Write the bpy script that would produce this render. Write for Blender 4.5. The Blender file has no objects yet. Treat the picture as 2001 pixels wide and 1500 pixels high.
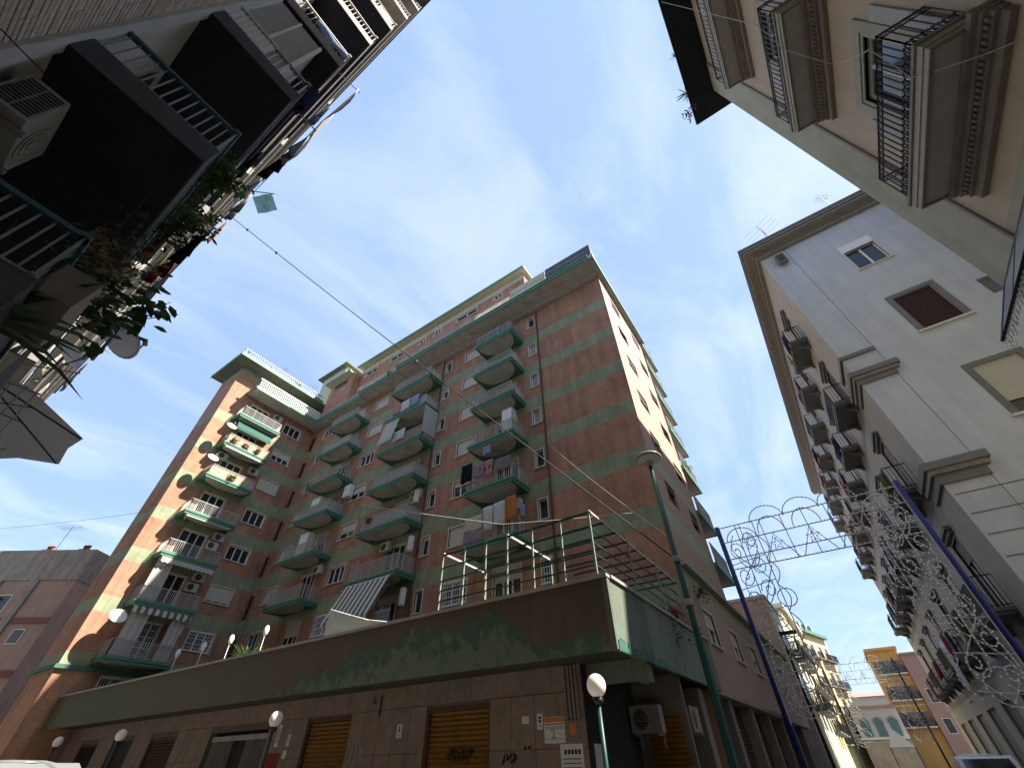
import bpy, math, random
from mathutils import Vector, Matrix
random.seed(7)
PI = math.pi
rad = math.radians
S = bpy.context.scene
COL = S.collection

# ------------------------------------------------------------------ camera
cam = bpy.data.cameras.new('camera'); co = bpy.data.objects.new('camera', cam); COL.objects.link(co)
cam.sensor_width = 36; cam.lens = 14.345; cam.clip_start = 0.05; cam.clip_end = 2000
_h, _t, _r = 0.591708, 0.754319, -0.015621
_F = Vector((-math.sin(_h)*math.cos(_t), math.cos(_h)*math.cos(_t), math.sin(_t)))
_R = Vector((math.cos(_h), math.sin(_h), 0)); _U = _R.cross(_F)
_R2 = _R*math.cos(_r)+_U*math.sin(_r); _U2 = -_R*math.sin(_r)+_U*math.cos(_r)
m = Matrix((_R2, _U2, -_F)).transposed().to_4x4(); m.translation = Vector((0, 0, 1.6))
co.matrix_world = m; S.camera = co

# ------------------------------------------------------------------ sky, sun, exposure
SUN_AZ, SUN_EL = rad(70.7), rad(49.6)      # azimuth from +Y towards +X
w = bpy.data.worlds.new('World'); S.world = w; w.use_nodes = True
nt = w.node_tree; nd = nt.nodes; lk = nt.links; nd.clear()
sky = nd.new('ShaderNodeTexSky'); sky.sky_type = 'NISHITA'; sky.sun_disc = False
sky.sun_elevation = SUN_EL; sky.sun_rotation = SUN_AZ
sky.air_density = 1.0; sky.dust_density = 1.0; sky.ozone_density = 1.0
tc = nd.new('ShaderNodeTexCoord')
sep = nd.new('ShaderNodeSeparateXYZ'); lk.new(tc.outputs['Generated'], sep.inputs[0])
mz = nd.new('ShaderNodeMath'); mz.operation = 'MAXIMUM'; mz.inputs[1].default_value = 0.06; lk.new(sep.outputs[2], mz.inputs[0])
dv = nd.new('ShaderNodeVectorMath'); dv.operation = 'DIVIDE'
cz = nd.new('ShaderNodeCombineXYZ')
for i in range(3): lk.new(mz.outputs[0], cz.inputs[i])
lk.new(tc.outputs['Generated'], dv.inputs[0]); lk.new(cz.outputs[0], dv.inputs[1])
mp = nd.new('ShaderNodeMapping'); mp.inputs['Rotation'].default_value = (0, 0, rad(24)); mp.inputs['Scale'].default_value = (1.25, 0.6, 1)
lk.new(dv.outputs[0], mp.inputs[0])
n1 = nd.new('ShaderNodeTexNoise'); n1.inputs['Scale'].default_value = 1.7; n1.inputs['Detail'].default_value = 12; n1.inputs['Roughness'].default_value = 0.55; n1.inputs['Distortion'].default_value = 0.9
lk.new(mp.outputs[0], n1.inputs['Vector'])
cr = nd.new('ShaderNodeValToRGB'); cr.color_ramp.elements[0].position = 0.42; cr.color_ramp.elements[1].position = 0.72
cr.color_ramp.elements[0].color = (0.0, 0.0, 0.0, 1); cr.color_ramp.elements[1].color = (0.64, 0.64, 0.64, 1)
lk.new(n1.outputs['Fac'], cr.inputs[0])
SKY_S = 0.092
bs = nd.new('ShaderNodeVectorMath'); bs.operation = 'SCALE'; bs.inputs['Scale'].default_value = SKY_S; lk.new(sky.outputs[0], bs.inputs[0])
hz = nd.new('ShaderNodeMix'); hz.data_type = 'RGBA'; hz.inputs[0].default_value = 0.76; lk.new(bs.outputs[0], hz.inputs[6]); hz.inputs[7].default_value = (0.130, 0.186, 0.285, 1)   # thin even veil of high haze
mx = nd.new('ShaderNodeMix'); mx.data_type = 'RGBA'; lk.new(cr.outputs[0], mx.inputs[0]); lk.new(hz.outputs[2], mx.inputs[6]); mx.inputs[7].default_value = (0.25, 0.287, 0.34, 1)
bg = nd.new('ShaderNodeBackground'); bg.inputs['Strength'].default_value = 1.0; lk.new(mx.outputs[2], bg.inputs[0])
wo = nd.new('ShaderNodeOutputWorld'); lk.new(bg.outputs[0], wo.inputs[0])
sl = bpy.data.lights.new('sun', 'SUN'); so = bpy.data.objects.new('sun', sl); COL.objects.link(so)
sl.energy = 4.2; sl.angle = rad(0.53); sl.color = (1.0, 0.94, 0.84)
sd = Vector((math.sin(SUN_AZ)*math.cos(SUN_EL), math.cos(SUN_AZ)*math.cos(SUN_EL), math.sin(SUN_EL)))
so.rotation_euler = sd.to_track_quat('Z', 'Y').to_euler(); so.location = (40, 20, 60)
S.view_settings.view_transform = 'Standard'; S.view_settings.look = 'None'; S.view_settings.gamma = 1; S.view_settings.use_curve_mapping = False
S.view_settings.exposure = 1.88

# ------------------------------------------------------------------ materials
def mat(name, col, rough=0.8, var=0.12, scale=6.0, spec=0.3, metal=0.0, bump=0.0, streak=0.0, dirt=None, dirt_amt=0.0, dirt_scale=1.5, trans=0.0, emit=None):
    mt = bpy.data.materials.new(name); mt.use_nodes = True; t = mt.node_tree; N = t.nodes; L = t.links
    b = N['Principled BSDF']; b.inputs['Roughness'].default_value = rough; b.inputs['Metallic'].default_value = metal
    b.inputs['Specular IOR Level'].default_value = spec
    geo = N.new('ShaderNodeNewGeometry')
    no = N.new('ShaderNodeTexNoise'); no.inputs['Scale'].default_value = scale; no.inputs['Detail'].default_value = 6; L.new(geo.outputs['Position'], no.inputs['Vector'])
    mr = N.new('ShaderNodeMapRange'); mr.inputs['From Min'].default_value = 0.25; mr.inputs['From Max'].default_value = 0.75
    mr.inputs['To Min'].default_value = 1-var; mr.inputs['To Max'].default_value = 1+var; L.new(no.outputs['Fac'], mr.inputs[0])
    vm = N.new('ShaderNodeVectorMath'); vm.operation = 'SCALE'; vm.inputs[0].default_value = col[:3]; L.new(mr.outputs[0], vm.inputs['Scale'])
    out = vm.outputs[0]
    if streak > 0:                                   # rain streaks, long in z
        mpp = N.new('ShaderNodeMapping'); mpp.inputs['Scale'].default_value = (3.0, 3.0, 0.22); L.new(geo.outputs['Position'], mpp.inputs[0])
        n2 = N.new('ShaderNodeTexNoise'); n2.inputs['Scale'].default_value = 1.4; n2.inputs['Detail'].default_value = 5; L.new(mpp.outputs[0], n2.inputs['Vector'])
        m2 = N.new('ShaderNodeMapRange'); m2.inputs['From Min'].default_value = 0.4; m2.inputs['From Max'].default_value = 0.72; m2.inputs['To Min'].default_value = 1; m2.inputs['To Max'].default_value = 1-streak; L.new(n2.outputs['Fac'], m2.inputs[0])
        v2 = N.new('ShaderNodeVectorMath'); v2.operation = 'SCALE'; L.new(out, v2.inputs[0]); L.new(m2.outputs[0], v2.inputs['Scale']); out = v2.outputs[0]
    if dirt:
        n3 = N.new('ShaderNodeTexNoise'); n3.inputs['Scale'].default_value = dirt_scale; n3.inputs['Detail'].default_value = 8; n3.inputs['Roughness'].default_value = 0.65; L.new(geo.outputs['Position'], n3.inputs['Vector'])
        m3 = N.new('ShaderNodeMapRange'); m3.inputs['From Min'].default_value = 0.52; m3.inputs['From Max'].default_value = 0.62; m3.inputs['To Max'].default_value = dirt_amt; L.new(n3.outputs['Fac'], m3.inputs[0])
        x3 = N.new('ShaderNodeMix'); x3.data_type = 'RGBA'; L.new(m3.outputs[0], x3.inputs[0]); L.new(out, x3.inputs[6]); x3.inputs[7].default_value = (*dirt, 1); out = x3.outputs[2]
    L.new(out, b.inputs['Base Color'])
    if bump > 0:
        bp = N.new('ShaderNodeBump'); bp.inputs['Strength'].default_value = bump; bp.inputs['Distance'].default_value = 0.02
        nb = N.new('ShaderNodeTexNoise'); nb.inputs['Scale'].default_value = 40; nb.inputs['Detail'].default_value = 4; L.new(geo.outputs['Position'], nb.inputs['Vector']); L.new(nb.outputs['Fac'], bp.inputs['Height']); L.new(bp.outputs[0], b.inputs['Normal'])
    if trans > 0:
        b.inputs['Transmission Weight'].default_value = trans
    if emit:
        b.inputs['Emission Color'].default_value = (*emit, 1); b.inputs['Emission Strength'].default_value = 1
    return mt

def brick_mat(name, c1, c2, mortar, bw=0.26, bh=0.075, blot=0.25):
    mt = bpy.data.materials.new(name); mt.use_nodes = True; t = mt.node_tree; N = t.nodes; L = t.links
    b = N['Principled BSDF']; b.inputs['Roughness'].default_value = 0.88; b.inputs['Specular IOR Level'].default_value = 0.2
    geo = N.new('ShaderNodeNewGeometry'); sp = N.new('ShaderNodeSeparateXYZ'); L.new(geo.outputs['Position'], sp.inputs[0])
    ad = N.new('ShaderNodeMath'); L.new(sp.outputs[0], ad.inputs[0]); L.new(sp.outputs[1], ad.inputs[1])
    cb = N.new('ShaderNodeCombineXYZ'); L.new(ad.outputs[0], cb.inputs[0]); L.new(sp.outputs[2], cb.inputs[1])
    br = N.new('ShaderNodeTexBrick'); br.inputs['Scale'].default_value = 1; br.inputs['Brick Width'].default_value = bw; br.inputs['Row Height'].default_value = bh
    br.inputs['Mortar Size'].default_value = 0.008; br.inputs['Color1'].default_value = (*c1, 1); br.inputs['Color2'].default_value = (*c2, 1); br.inputs['Mortar'].default_value = (*mortar, 1)
    L.new(cb.outputs[0], br.inputs['Vector'])
    no = N.new('ShaderNodeTexNoise'); no.inputs['Scale'].default_value = 0.9; no.inputs['Detail'].default_value = 8; no.inputs['Roughness'].default_value = 0.7; L.new(geo.outputs['Position'], no.inputs['Vector'])
    mr = N.new('ShaderNodeMapRange'); mr.inputs['From Min'].default_value = 0.3; mr.inputs['From Max'].default_value = 0.7; mr.inputs['To Min'].default_value = 1-blot; mr.inputs['To Max'].default_value = 1+blot*0.6; L.new(no.outputs['Fac'], mr.inputs[0])
    vm = N.new('ShaderNodeVectorMath'); vm.operation = 'SCALE'; L.new(br.outputs['Color'], vm.inputs[0]); L.new(mr.outputs[0], vm.inputs['Scale'])
    mpp = N.new('ShaderNodeMapping'); mpp.inputs['Scale'].default_value = (2.2, 2.2, 0.16); L.new(geo.outputs['Position'], mpp.inputs[0])
    n2 = N.new('ShaderNodeTexNoise'); n2.inputs['Scale'].default_value = 1.3; n2.inputs['Detail'].default_value = 6; L.new(mpp.outputs[0], n2.inputs['Vector'])
    m2 = N.new('ShaderNodeMapRange'); m2.inputs['From Min'].default_value = 0.42; m2.inputs['From Max'].default_value = 0.72; m2.inputs['To Min'].default_value = 1.05; m2.inputs['To Max'].default_value = 0.76; L.new(n2.outputs['Fac'], m2.inputs[0])
    v2 = N.new('ShaderNodeVectorMath'); v2.operation = 'SCALE'; L.new(vm.outputs[0], v2.inputs[0]); L.new(m2.outputs[0], v2.inputs['Scale'])
    L.new(v2.outputs[0], b.inputs['Base Color'])
    bp = N.new('ShaderNodeBump'); bp.inputs['Strength'].default_value = 0.4; bp.inputs['Distance'].default_value = 0.01; L.new(br.outputs['Fac'], bp.inputs['Height']); bp.invert = True; L.new(bp.outputs[0], b.inputs['Normal'])
    return mt

def stripe_mat(name, c1, c2, wd, axis=0):
    mt = bpy.data.materials.new(name); mt.use_nodes = True; t = mt.node_tree; N = t.nodes; L = t.links
    b = N['Principled BSDF']; b.inputs['Roughness'].default_value = 0.85; b.inputs['Specular IOR Level'].default_value = 0.1
    tcn = N.new('ShaderNodeTexCoord'); sp = N.new('ShaderNodeSeparateXYZ'); L.new(tcn.outputs['Object'], sp.inputs[0])
    d = N.new('ShaderNodeMath'); d.operation = 'DIVIDE'; d.inputs[1].default_value = wd; L.new(sp.outputs[axis], d.inputs[0])
    f = N.new('ShaderNodeMath'); f.operation = 'FRACT'; L.new(d.outputs[0], f.inputs[0])
    g = N.new('ShaderNodeMath'); g.operation = 'GREATER_THAN'; g.inputs[1].default_value = 0.5; L.new(f.outputs[0], g.inputs[0])
    x = N.new('ShaderNodeMix'); x.data_type = 'RGBA'; x.inputs[6].default_value = (*c1, 1); x.inputs[7].default_value = (*c2, 1); L.new(g.outputs[0], x.inputs[0]); L.new(x.outputs[2], b.inputs['Base Color'])
    return mt

def glass_mat(name, col, rough=0.08):
    mt = bpy.data.materials.new(name); mt.use_nodes = True; b = mt.node_tree.nodes['Principled BSDF']
    b.inputs['Base Color'].default_value = (*col, 1); b.inputs['Roughness'].default_value = rough; b.inputs['Specular IOR Level'].default_value = 0.6
    return mt

M = {}
M['brick'] = brick_mat('red_brick', (0.45, 0.23, 0.145), (0.385, 0.187, 0.116), (0.38, 0.25, 0.18))
M['band'] = mat('sage_green_plaster', (0.285, 0.31, 0.19), var=0.13, scale=1.3, streak=0.24, dirt=(0.19, 0.20, 0.13), dirt_amt=0.35, dirt_scale=0.8)
M['trim'] = mat('green_trim_paint', (0.075, 0.225, 0.145), rough=0.5, var=0.22, scale=3, dirt=(0.09, 0.13, 0.09), dirt_amt=0.6, dirt_scale=3)
M['eavegrey'] = mat('dull_green_eave_soffit', (0.12, 0.14, 0.105), var=0.2, scale=2)
M['trimdark'] = mat('dark_green_soffit', (0.06, 0.15, 0.105), rough=0.7, var=0.25, scale=2)
M['soffit'] = mat('grey_soffit_plaster', (0.44, 0.43, 0.40), var=0.10, scale=2, dirt=(0.25, 0.22, 0.18), dirt_amt=0.5, dirt_scale=1.2)
M['frame'] = mat('offwhite_window_surround', (0.62, 0.57, 0.48), var=0.08, scale=5)
M['white'] = mat('white_paint', (0.74, 0.74, 0.72), var=0.05, rough=0.5)
M['glass'] = glass_mat('window_glass', (0.022, 0.026, 0.03))
M['glass2'] = glass_mat('curtained_glass', (0.30, 0.30, 0.29), 0.25)
M['blind'] = mat('beige_roller_blind', (0.58, 0.54, 0.46), var=0.05, scale=8)
M['rail'] = mat('pale_railing_paint', (0.42, 0.40, 0.38), var=0.15, rough=0.5)
M['raildark'] = mat('dark_iron', (0.02, 0.022, 0.025), rough=0.45, var=0.2)
M['screen'] = mat('balcony_screen_cloth', (0.42, 0.39, 0.36), var=0.15, scale=3, streak=0.15)
M['reed'] = mat('reed_screen', (0.48, 0.36, 0.24), var=0.2, scale=9)
M['dark'] = mat('dark_recess', (0.03, 0.026, 0.024), var=0.2)
M['slot'] = mat('brown_louvre', (0.10, 0.055, 0.035), var=0.3, scale=10)
M['cream'] = mat('cream_plaster', (0.52, 0.50, 0.36), var=0.08, scale=2, streak=0.15)
M['canopy'] = mat('canopy_brown_plaster', (0.115, 0.077, 0.053), var=0.16, scale=1.2, streak=0.2)
M['stone'] = mat('travertine_cladding', (0.235, 0.178, 0.14), var=0.16, scale=3, dirt=(0.17, 0.13, 0.10), dirt_amt=0.6, dirt_scale=2.5)
M['stone2'] = mat('travertine_grey', (0.205, 0.167, 0.135), var=0.16, scale=4, dirt=(0.15, 0.12, 0.10), dirt_amt=0.6, dirt_scale=2)
M['csoffit'] = mat('dark_brown_canopy_soffit', (0.06, 0.05, 0.042), var=0.25, scale=1.5)  # near-black brown canopy underside
M['joint'] = mat('dark_mortar_backing', (0.12, 0.095, 0.08))
M['shutter'] = mat('ochre_roller_shutter', (0.27, 0.135, 0.03), rough=0.55, var=0.18, scale=4, dirt=(0.14, 0.07, 0.02), dirt_amt=0.5)
M['olive'] = mat('olive_canopy_plaster', (0.135, 0.15, 0.10), var=0.15, scale=1.0, streak=0.2)
M['conc'] = mat('concrete', (0.34, 0.32, 0.29), var=0.15, scale=3, streak=0.2)
M['asphalt'] = mat('asphalt', (0.085, 0.08, 0.074), var=0.25, scale=20, rough=0.9, bump=0.3)
M['paving'] = mat('basalt_paving', (0.24, 0.225, 0.205), var=0.2, scale=6)
M['lbrick'] = mat('buff_clinker', (0.60, 0.50, 0.39), var=0.22, scale=14, bump=0.3)
M['lbrick2'] = mat('buff_clinker_dark', (0.53, 0.44, 0.345), var=0.22, scale=14, bump=0.3)
M['lmortar'] = mat('clinker_mortar', (0.10, 0.085, 0.07))
M['lwall'] = mat('pale_grey_render', (0.60, 0.58, 0.53), var=0.1, scale=2, streak=0.2)
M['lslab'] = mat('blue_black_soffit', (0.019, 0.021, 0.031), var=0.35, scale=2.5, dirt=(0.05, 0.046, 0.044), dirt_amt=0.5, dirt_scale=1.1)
M['lfascia'] = mat('dark_grey_fascia', (0.085, 0.09, 0.095), var=0.2, scale=3)
M['lrail'] = mat('galvanised_railing', (0.30, 0.32, 0.33), rough=0.45, var=0.1, metal=0.3)
M['teal'] = mat('teal_handrail', (0.06, 0.14, 0.16), rough=0.45, var=0.15)
M['palwall'] = mat('peach_plaster', (0.60, 0.475, 0.34), var=0.07, scale=1.5, streak=0.08)
M['palstrip'] = mat('khaki_plaster', (0.47, 0.44, 0.325), var=0.10, scale=2, streak=0.12)
M['palslab'] = mat('grey_stone_soffit', (0.50, 0.465, 0.435), var=0.07, scale=2.5)
M['palmould'] = mat('brown_stone_moulding', (0.29, 0.245, 0.205), var=0.14, scale=4)
M['paledge'] = mat('khaki_stone_edge', (0.48, 0.45, 0.36), var=0.1, scale=4)
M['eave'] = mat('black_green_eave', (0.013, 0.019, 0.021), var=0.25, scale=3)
M['gwall'] = mat('pale_grey_plaster', (0.53, 0.535, 0.56), var=0.08, scale=0.8, streak=0.09, dirt=(0.44, 0.435, 0.44), dirt_amt=0.35, dirt_scale=0.5)
M['gfac'] = mat('beige_facade_plaster', (0.36, 0.325, 0.275), var=0.1, scale=1.5, streak=0.15)
M['gtrim'] = mat('grey_stone_trim', (0.18, 0.175, 0.165), var=0.1, scale=3)
M['gcorn'] = mat('warm_grey_cornice', (0.235, 0.215, 0.19), var=0.1, scale=3)
M['gsof'] = mat('slate_grey_balcony_soffit', (0.15, 0.15, 0.155), var=0.12, scale=3)
M['brownshut'] = mat('dark_brown_shutter', (0.045, 0.014, 0.010), rough=0.5, var=0.2)
M['blue'] = mat('blue_pole_paint', (0.016, 0.02, 0.14), rough=0.4, var=0.12)
M['greenpole'] = mat('dark_green_pole_paint', (0.012, 0.055, 0.04), rough=0.4, var=0.15)
M['globe'] = mat('opal_globe', (0.86, 0.80, 0.74), rough=0.35, var=0.02)
M['luce'] = mat('pale_light_frame', (0.45, 0.445, 0.43), var=0.12, rough=0.6)
M['acbody'] = mat('white_ac_casing', (0.58, 0.57, 0.53), var=0.06, rough=0.5)
M['acgrey'] = mat('grey_ac_casing', (0.36, 0.34, 0.30), var=0.12, rough=0.5)
M['leaf'] = mat('dark_leaf', (0.035, 0.075, 0.022), var=0.5, scale=5, rough=0.5, spec=0.4)
M['leaf2'] = mat('light_leaf', (0.10, 0.16, 0.035), var=0.5, scale=6, rough=0.55)
M['leafdry'] = mat('dry_leaf', (0.22, 0.19, 0.07), var=0.4, scale=6, rough=0.7)
M['terra'] = mat('terracotta', (0.24, 0.10, 0.06), var=0.15)
M['palegreen'] = mat('pale_green_steel', (0.20, 0.25, 0.19), var=0.2, scale=8, rough=0.5)
M['cable'] = mat('black_cable', (0.015, 0.015, 0.016), rough=0.6)
M['wcable'] = mat('pale_cable', (0.52, 0.49, 0.42), rough=0.6)
M['stripeaw'] = stripe_mat('striped_awning_cloth', (0.60, 0.57, 0.50), (0.13, 0.13, 0.13), 0.42)
M['greenaw'] = mat('green_awning_cloth', (0.03, 0.10, 0.075), var=0.15)
M['whiteaw'] = mat('white_awning_cloth', (0.58, 0.57, 0.54), var=0.06)
M['umbcloth'] = mat('beige_parasol_cloth', (0.42, 0.385, 0.31), var=0.05)
M['yellow'] = mat('yellow_plaster', (0.62, 0.52, 0.27), var=0.08, scale=1)
M['orange'] = mat('orange_plaster', (0.52, 0.29, 0.085), var=0.07, scale=1)
M['pink'] = mat('pink_plaster', (0.32, 0.195, 0.17), var=0.1, scale=1)
M['rose'] = mat('rose_brown_plaster', (0.36, 0.25, 0.205), var=0.12, scale=1.2, streak=0.2)
M['conc2'] = mat('weathered_grey_render', (0.30, 0.27, 0.235), var=0.2, scale=2, streak=0.3)
M['rust_paint'] = mat('dull_red_paint', (0.20, 0.085, 0.07), var=0.15, scale=2)
M['sidewall'] = mat('pinkish_side_render', (0.40, 0.27, 0.205), var=0.08, scale=3, streak=0.08)
M['sideband'] = mat('pale_sage_side_render', (0.34, 0.345, 0.22), var=0.08, scale=2)
M['brownwall'] = mat('brown_bare_wall', (0.32, 0.26, 0.20), var=0.2, scale=1.5, streak=0.2)
M['turq'] = mat('turquoise_shutter', (0.09, 0.16, 0.17), var=0.1)
M['paper'] = mat('paper', (0.58, 0.57, 0.55), var=0.04)
M['ink'] = mat('black_ink', (0.02, 0.02, 0.025))
M['orangeink'] = mat('orange_print', (0.55, 0.17, 0.05))
M['redpaint'] = mat('red_wall_paint', (0.20, 0.03, 0.022), var=0.15)
M['carwhite'] = mat('silver_car_paint', (0.17, 0.178, 0.18), rough=0.25, var=0.02, spec=0.5)
M['rubber'] = mat('rubber', (0.02, 0.02, 0.02), rough=0.8)
M['tarp'] = mat('grey_tent_cloth', (0.10, 0.10, 0.095), var=0.15)
M['lampgrey'] = mat('grey_lamp_head', (0.30, 0.27, 0.25), rough=0.4, var=0.1)
def translucent(mt, amt):
    N = mt.node_tree.nodes; L = mt.node_tree.links; b = N['Principled BSDF']; out = N['Material Output']
    tr = N.new('ShaderNodeBsdfTranslucent'); L.new(b.inputs['Base Color'].links[0].from_socket, tr.inputs['Color'])
    mxs = N.new('ShaderNodeMixShader'); mxs.inputs[0].default_value = amt; L.new(b.outputs[0], mxs.inputs[1]); L.new(tr.outputs[0], mxs.inputs[2]); L.new(mxs.outputs[0], out.inputs['Surface'])
for k_, a_ in (('umbcloth', 0.45), ('leaf', 0.3), ('leaf2', 0.35), ('leafdry', 0.3), ('whiteaw', 0.3), ('globe', 0.25)): translucent(M[k_], a_)
def cloth(name, c): 
    if name not in M: M[name] = mat(name, c, rough=0.95, var=0.12, scale=7, spec=0.05); translucent(M[name], 0.75 if 'turq' in name else 0.3)
    return M[name]
CL = {'white': (0.66, 0.66, 0.66), 'grey': (0.24, 0.24, 0.25), 'charcoal': (0.045, 0.045, 0.05), 'black': (0.018, 0.018, 0.02), 'navy': (0.02, 0.025, 0.075), 'pale blue': (0.30, 0.40, 0.56),
      'mauve': (0.34, 0.27, 0.33), 'crimson': (0.30, 0.02, 0.035), 'orange': (0.56, 0.22, 0.08), 'beige': (0.48, 0.41, 0.32), 'pink': (0.50, 0.30, 0.30), 'olive': (0.14, 0.14, 0.06), 'cream': (0.62, 0.58, 0.47), 'turquoise': (0.45, 0.80, 0.74), 'rust': (0.28, 0.11, 0.05), 'yellow': (0.6, 0.46, 0.06)}
for k, v in CL.items(): cloth('cloth_'+k, v)

# ------------------------------------------------------------------ mesh helpers
class MB:
    def __init__(s): s.v = []; s.f = []; s.m = []
    def add(s, v, f, mi=0):
        n = len(s.v); s.v += [tuple(p) for p in v]; s.f += [tuple(i+n for i in q) for q in f]; s.m += [mi]*len(f); return s
    def quad(s, a, b, c, d, mi=0): return s.add((a, b, c, d), ((0, 1, 2, 3),), mi)
    def box(s, x0, y0, z0, x1, y1, z1, mi=0):
        return s.add([(x0, y0, z0), (x1, y0, z0), (x1, y1, z0), (x0, y1, z0), (x0, y0, z1), (x1, y0, z1), (x1, y1, z1), (x0, y1, z1)],
                     [(0, 3, 2, 1), (4, 5, 6, 7), (0, 1, 5, 4), (1, 2, 6, 5), (2, 3, 7, 6), (3, 0, 4, 7)], mi)
    def hexa(s, p, mi=0): return s.add(p, [(0, 3, 2, 1), (4, 5, 6, 7), (0, 1, 5, 4), (1, 2, 6, 5), (2, 3, 7, 6), (3, 0, 4, 7)], mi)
    def tube(s, pts, r, n=5, mi=0, closed=False, r2=None):
        P = [Vector(p) for p in pts]; k = len(P); vs = []; fs = []
        for i in range(k):
            if closed: d = P[(i+1) % k]-P[i-1]
            else: d = P[min(i+1, k-1)]-P[max(i-1, 0)]
            if d.length < 1e-9: d = Vector((0, 0, 1))
            d.normalize(); a = d.cross(Vector((0, 0, 1)))
            if a.length < 1e-3: a = d.cross(Vector((0, 1, 0)))
            a.normalize(); b = d.cross(a)
            rr = r if r2 is None else r+(r2-r)*i/max(1, k-1)
            for j in range(n):
                t = 2*PI*j/n; vs.append(P[i]+a*math.cos(t)*rr+b*math.sin(t)*rr)
        for i in range(k if closed else k-1):
            i2 = (i+1) % k
            for j in range(n): fs.append((i*n+j, i*n+(j+1) % n, i2*n+(j+1) % n, i2*n+j))
        if not closed: fs += [tuple(range(n))[::-1], tuple((k-1)*n+j for j in range(n))]
        return s.add(vs, fs, mi)
    def prism(s, poly, d, mi=0):       # poly: list of 3D points, d: extrusion vector
        n = len(poly); d = Vector(d); v = [Vector(p) for p in poly]; v += [p+d for p in v]
        f = [tuple(range(n))[::-1], tuple(range(n, 2*n))]+[(i, (i+1) % n, n+(i+1) % n, n+i) for i in range(n)]
        return s.add(v, f, mi)
    def lathe(s, prof, c=(0, 0, 0), n=16, mi=0):
        vs = []; fs = []; k = len(prof)
        for r, z in prof:
            for j in range(n): vs.append((c[0]+r*math.cos(2*PI*j/n), c[1]+r*math.sin(2*PI*j/n), c[2]+z))
        for i in range(k-1):
            for j in range(n): fs.append((i*n+j, i*n+(j+1) % n, (i+1)*n+(j+1) % n, (i+1)*n+j))
        fs += [tuple(range(n))[::-1], tuple((k-1)*n+j for j in range(n))]
        return s.add(vs, fs, mi)
    def mesh(s, name, mats, smooth=False):
        me = bpy.data.meshes.new(name); me.from_pydata(s.v, [], s.f)
        for mt in mats: me.materials.append(M[mt] if isinstance(mt, str) else mt)
        if len(mats) > 1: me.polygons.foreach_set('material_index', s.m)
        if smooth: me.polygons.foreach_set('use_smooth', [True]*len(me.polygons))
        me.update(); return me

W = {}
def tag(o, label, cat, group=None, kind=None):
    if label: o['label'] = label
    if cat: o['category'] = cat
    if group: o['group'] = group
    if kind: o['kind'] = kind
    return o
def thing(name, label, cat, loc=(0, 0, 0), rz=0, group=None):
    o = bpy.data.objects.new(name, None); COL.objects.link(o); o.empty_display_size = 0.3
    o.location = loc; o.rotation_euler = (0, 0, rz); W[o.name] = (Vector(loc), rz)
    return tag(o, label, cat, group)
def part(name, me, mats=None, parent=None, loc=(0, 0, 0), rz=0, smooth=False, world=True):
    """mesh object; if its parent is an unrotated root and world=True, loc is in world space"""
    if isinstance(me, MB): me = me.mesh(name, mats if isinstance(mats, (list, tuple)) else [mats], smooth)
    o = bpy.data.objects.new(name, me); COL.objects.link(o)
    l = Vector(loc)
    if parent is not None:
        o.parent = parent
        if world and parent.name in W and W[parent.name][1] == 0: l = l-W[parent.name][0]
    o.location = l; o.rotation_euler = (0, 0, rz)
    return o
def copy_tree(o, loc=None, rz=None, parent=None):
    c = o.copy(); COL.objects.link(c)
    if parent is not None: c.parent = parent
    if loc is not None: c.location = loc; W[c.name] = (Vector(loc), rz if rz is not None else o.rotation_euler.z)
    if rz is not None: c.rotation_euler = (0, 0, rz)
    for ch in list(o.children): copy_tree(ch, parent=c)
    return c
CACHE = {}
def cached(key, fn):
    if key not in CACHE: CACHE[key] = fn()
    return CACHE[key]
def l2w(loc, rz, p):
    c, s_ = math.cos(rz), math.sin(rz); return Vector((loc[0]+c*p[0]-s_*p[1], loc[1]+s_*p[0]+c*p[1], loc[2]+p[2]))
R90, RM90, R180 = PI/2, -PI/2, PI

def facade(root, loc, rz, U, z0, z1, holes, bands, mw, mband, depth=0.2, reveal='frame', wname='wall', bname='band', lined=()):
    """wall in the local plane y=0 (outside is -y) with real openings; holes (u0,u1,z0,z1); bands [(z0,z1)]"""
    us = sorted(set([0.0, U]+[round(max(0, min(U, x)), 3) for h in holes for x in h[:2]]))
    zs = sorted(set([z0, z1]+[round(z, 3) for h in holes for z in h[2:4] if z0 < z < z1]+[z for b in bands for z in b if z0 < z < z1]))
    wl = MB(); bd = [MB() for _ in bands]
    for j in range(len(zs)-1):
        zc = (zs[j]+zs[j+1])/2; bi = next((i for i, b in enumerate(bands) if b[0] <= zc <= b[1]), None)
        tgt = wl if bi is None else bd[bi]; run = None
        for i in range(len(us)-1):
            uc = (us[i]+us[i+1])/2
            solid = not any(h[0] < uc < h[1] and h[2] < zc < h[3] for h in holes)
            if solid: run = [us[i], us[i+1]] if run is None else [run[0], us[i+1]]
            if (not solid or i == len(us)-2) and run:
                tgt.quad((run[0], 0, zs[j]), (run[1], 0, zs[j]), (run[1], 0, zs[j+1]), (run[0], 0, zs[j+1])); run = None
    wo_ = part(wname, wl, [mw], root, loc, rz)
    for a, b, c, d in lined:                      # openings without a window of their own
        rv = MB(); rv.quad((a, 0, c), (a, 0, d), (a, depth, d), (a, depth, c)); rv.quad((b, 0, d), (b, 0, c), (b, depth, c), (b, depth, d))
        rv.quad((a, 0, d), (b, 0, d), (b, depth, d), (a, depth, d)); rv.quad((b, 0, c), (a, 0, c), (a, depth, c), (b, depth, c))
        part('opening_lining', rv, [reveal], wo_)
    for b in bd:
        if b.f: part(bname, b, [mband], root, loc, rz)
    return wo_

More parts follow.
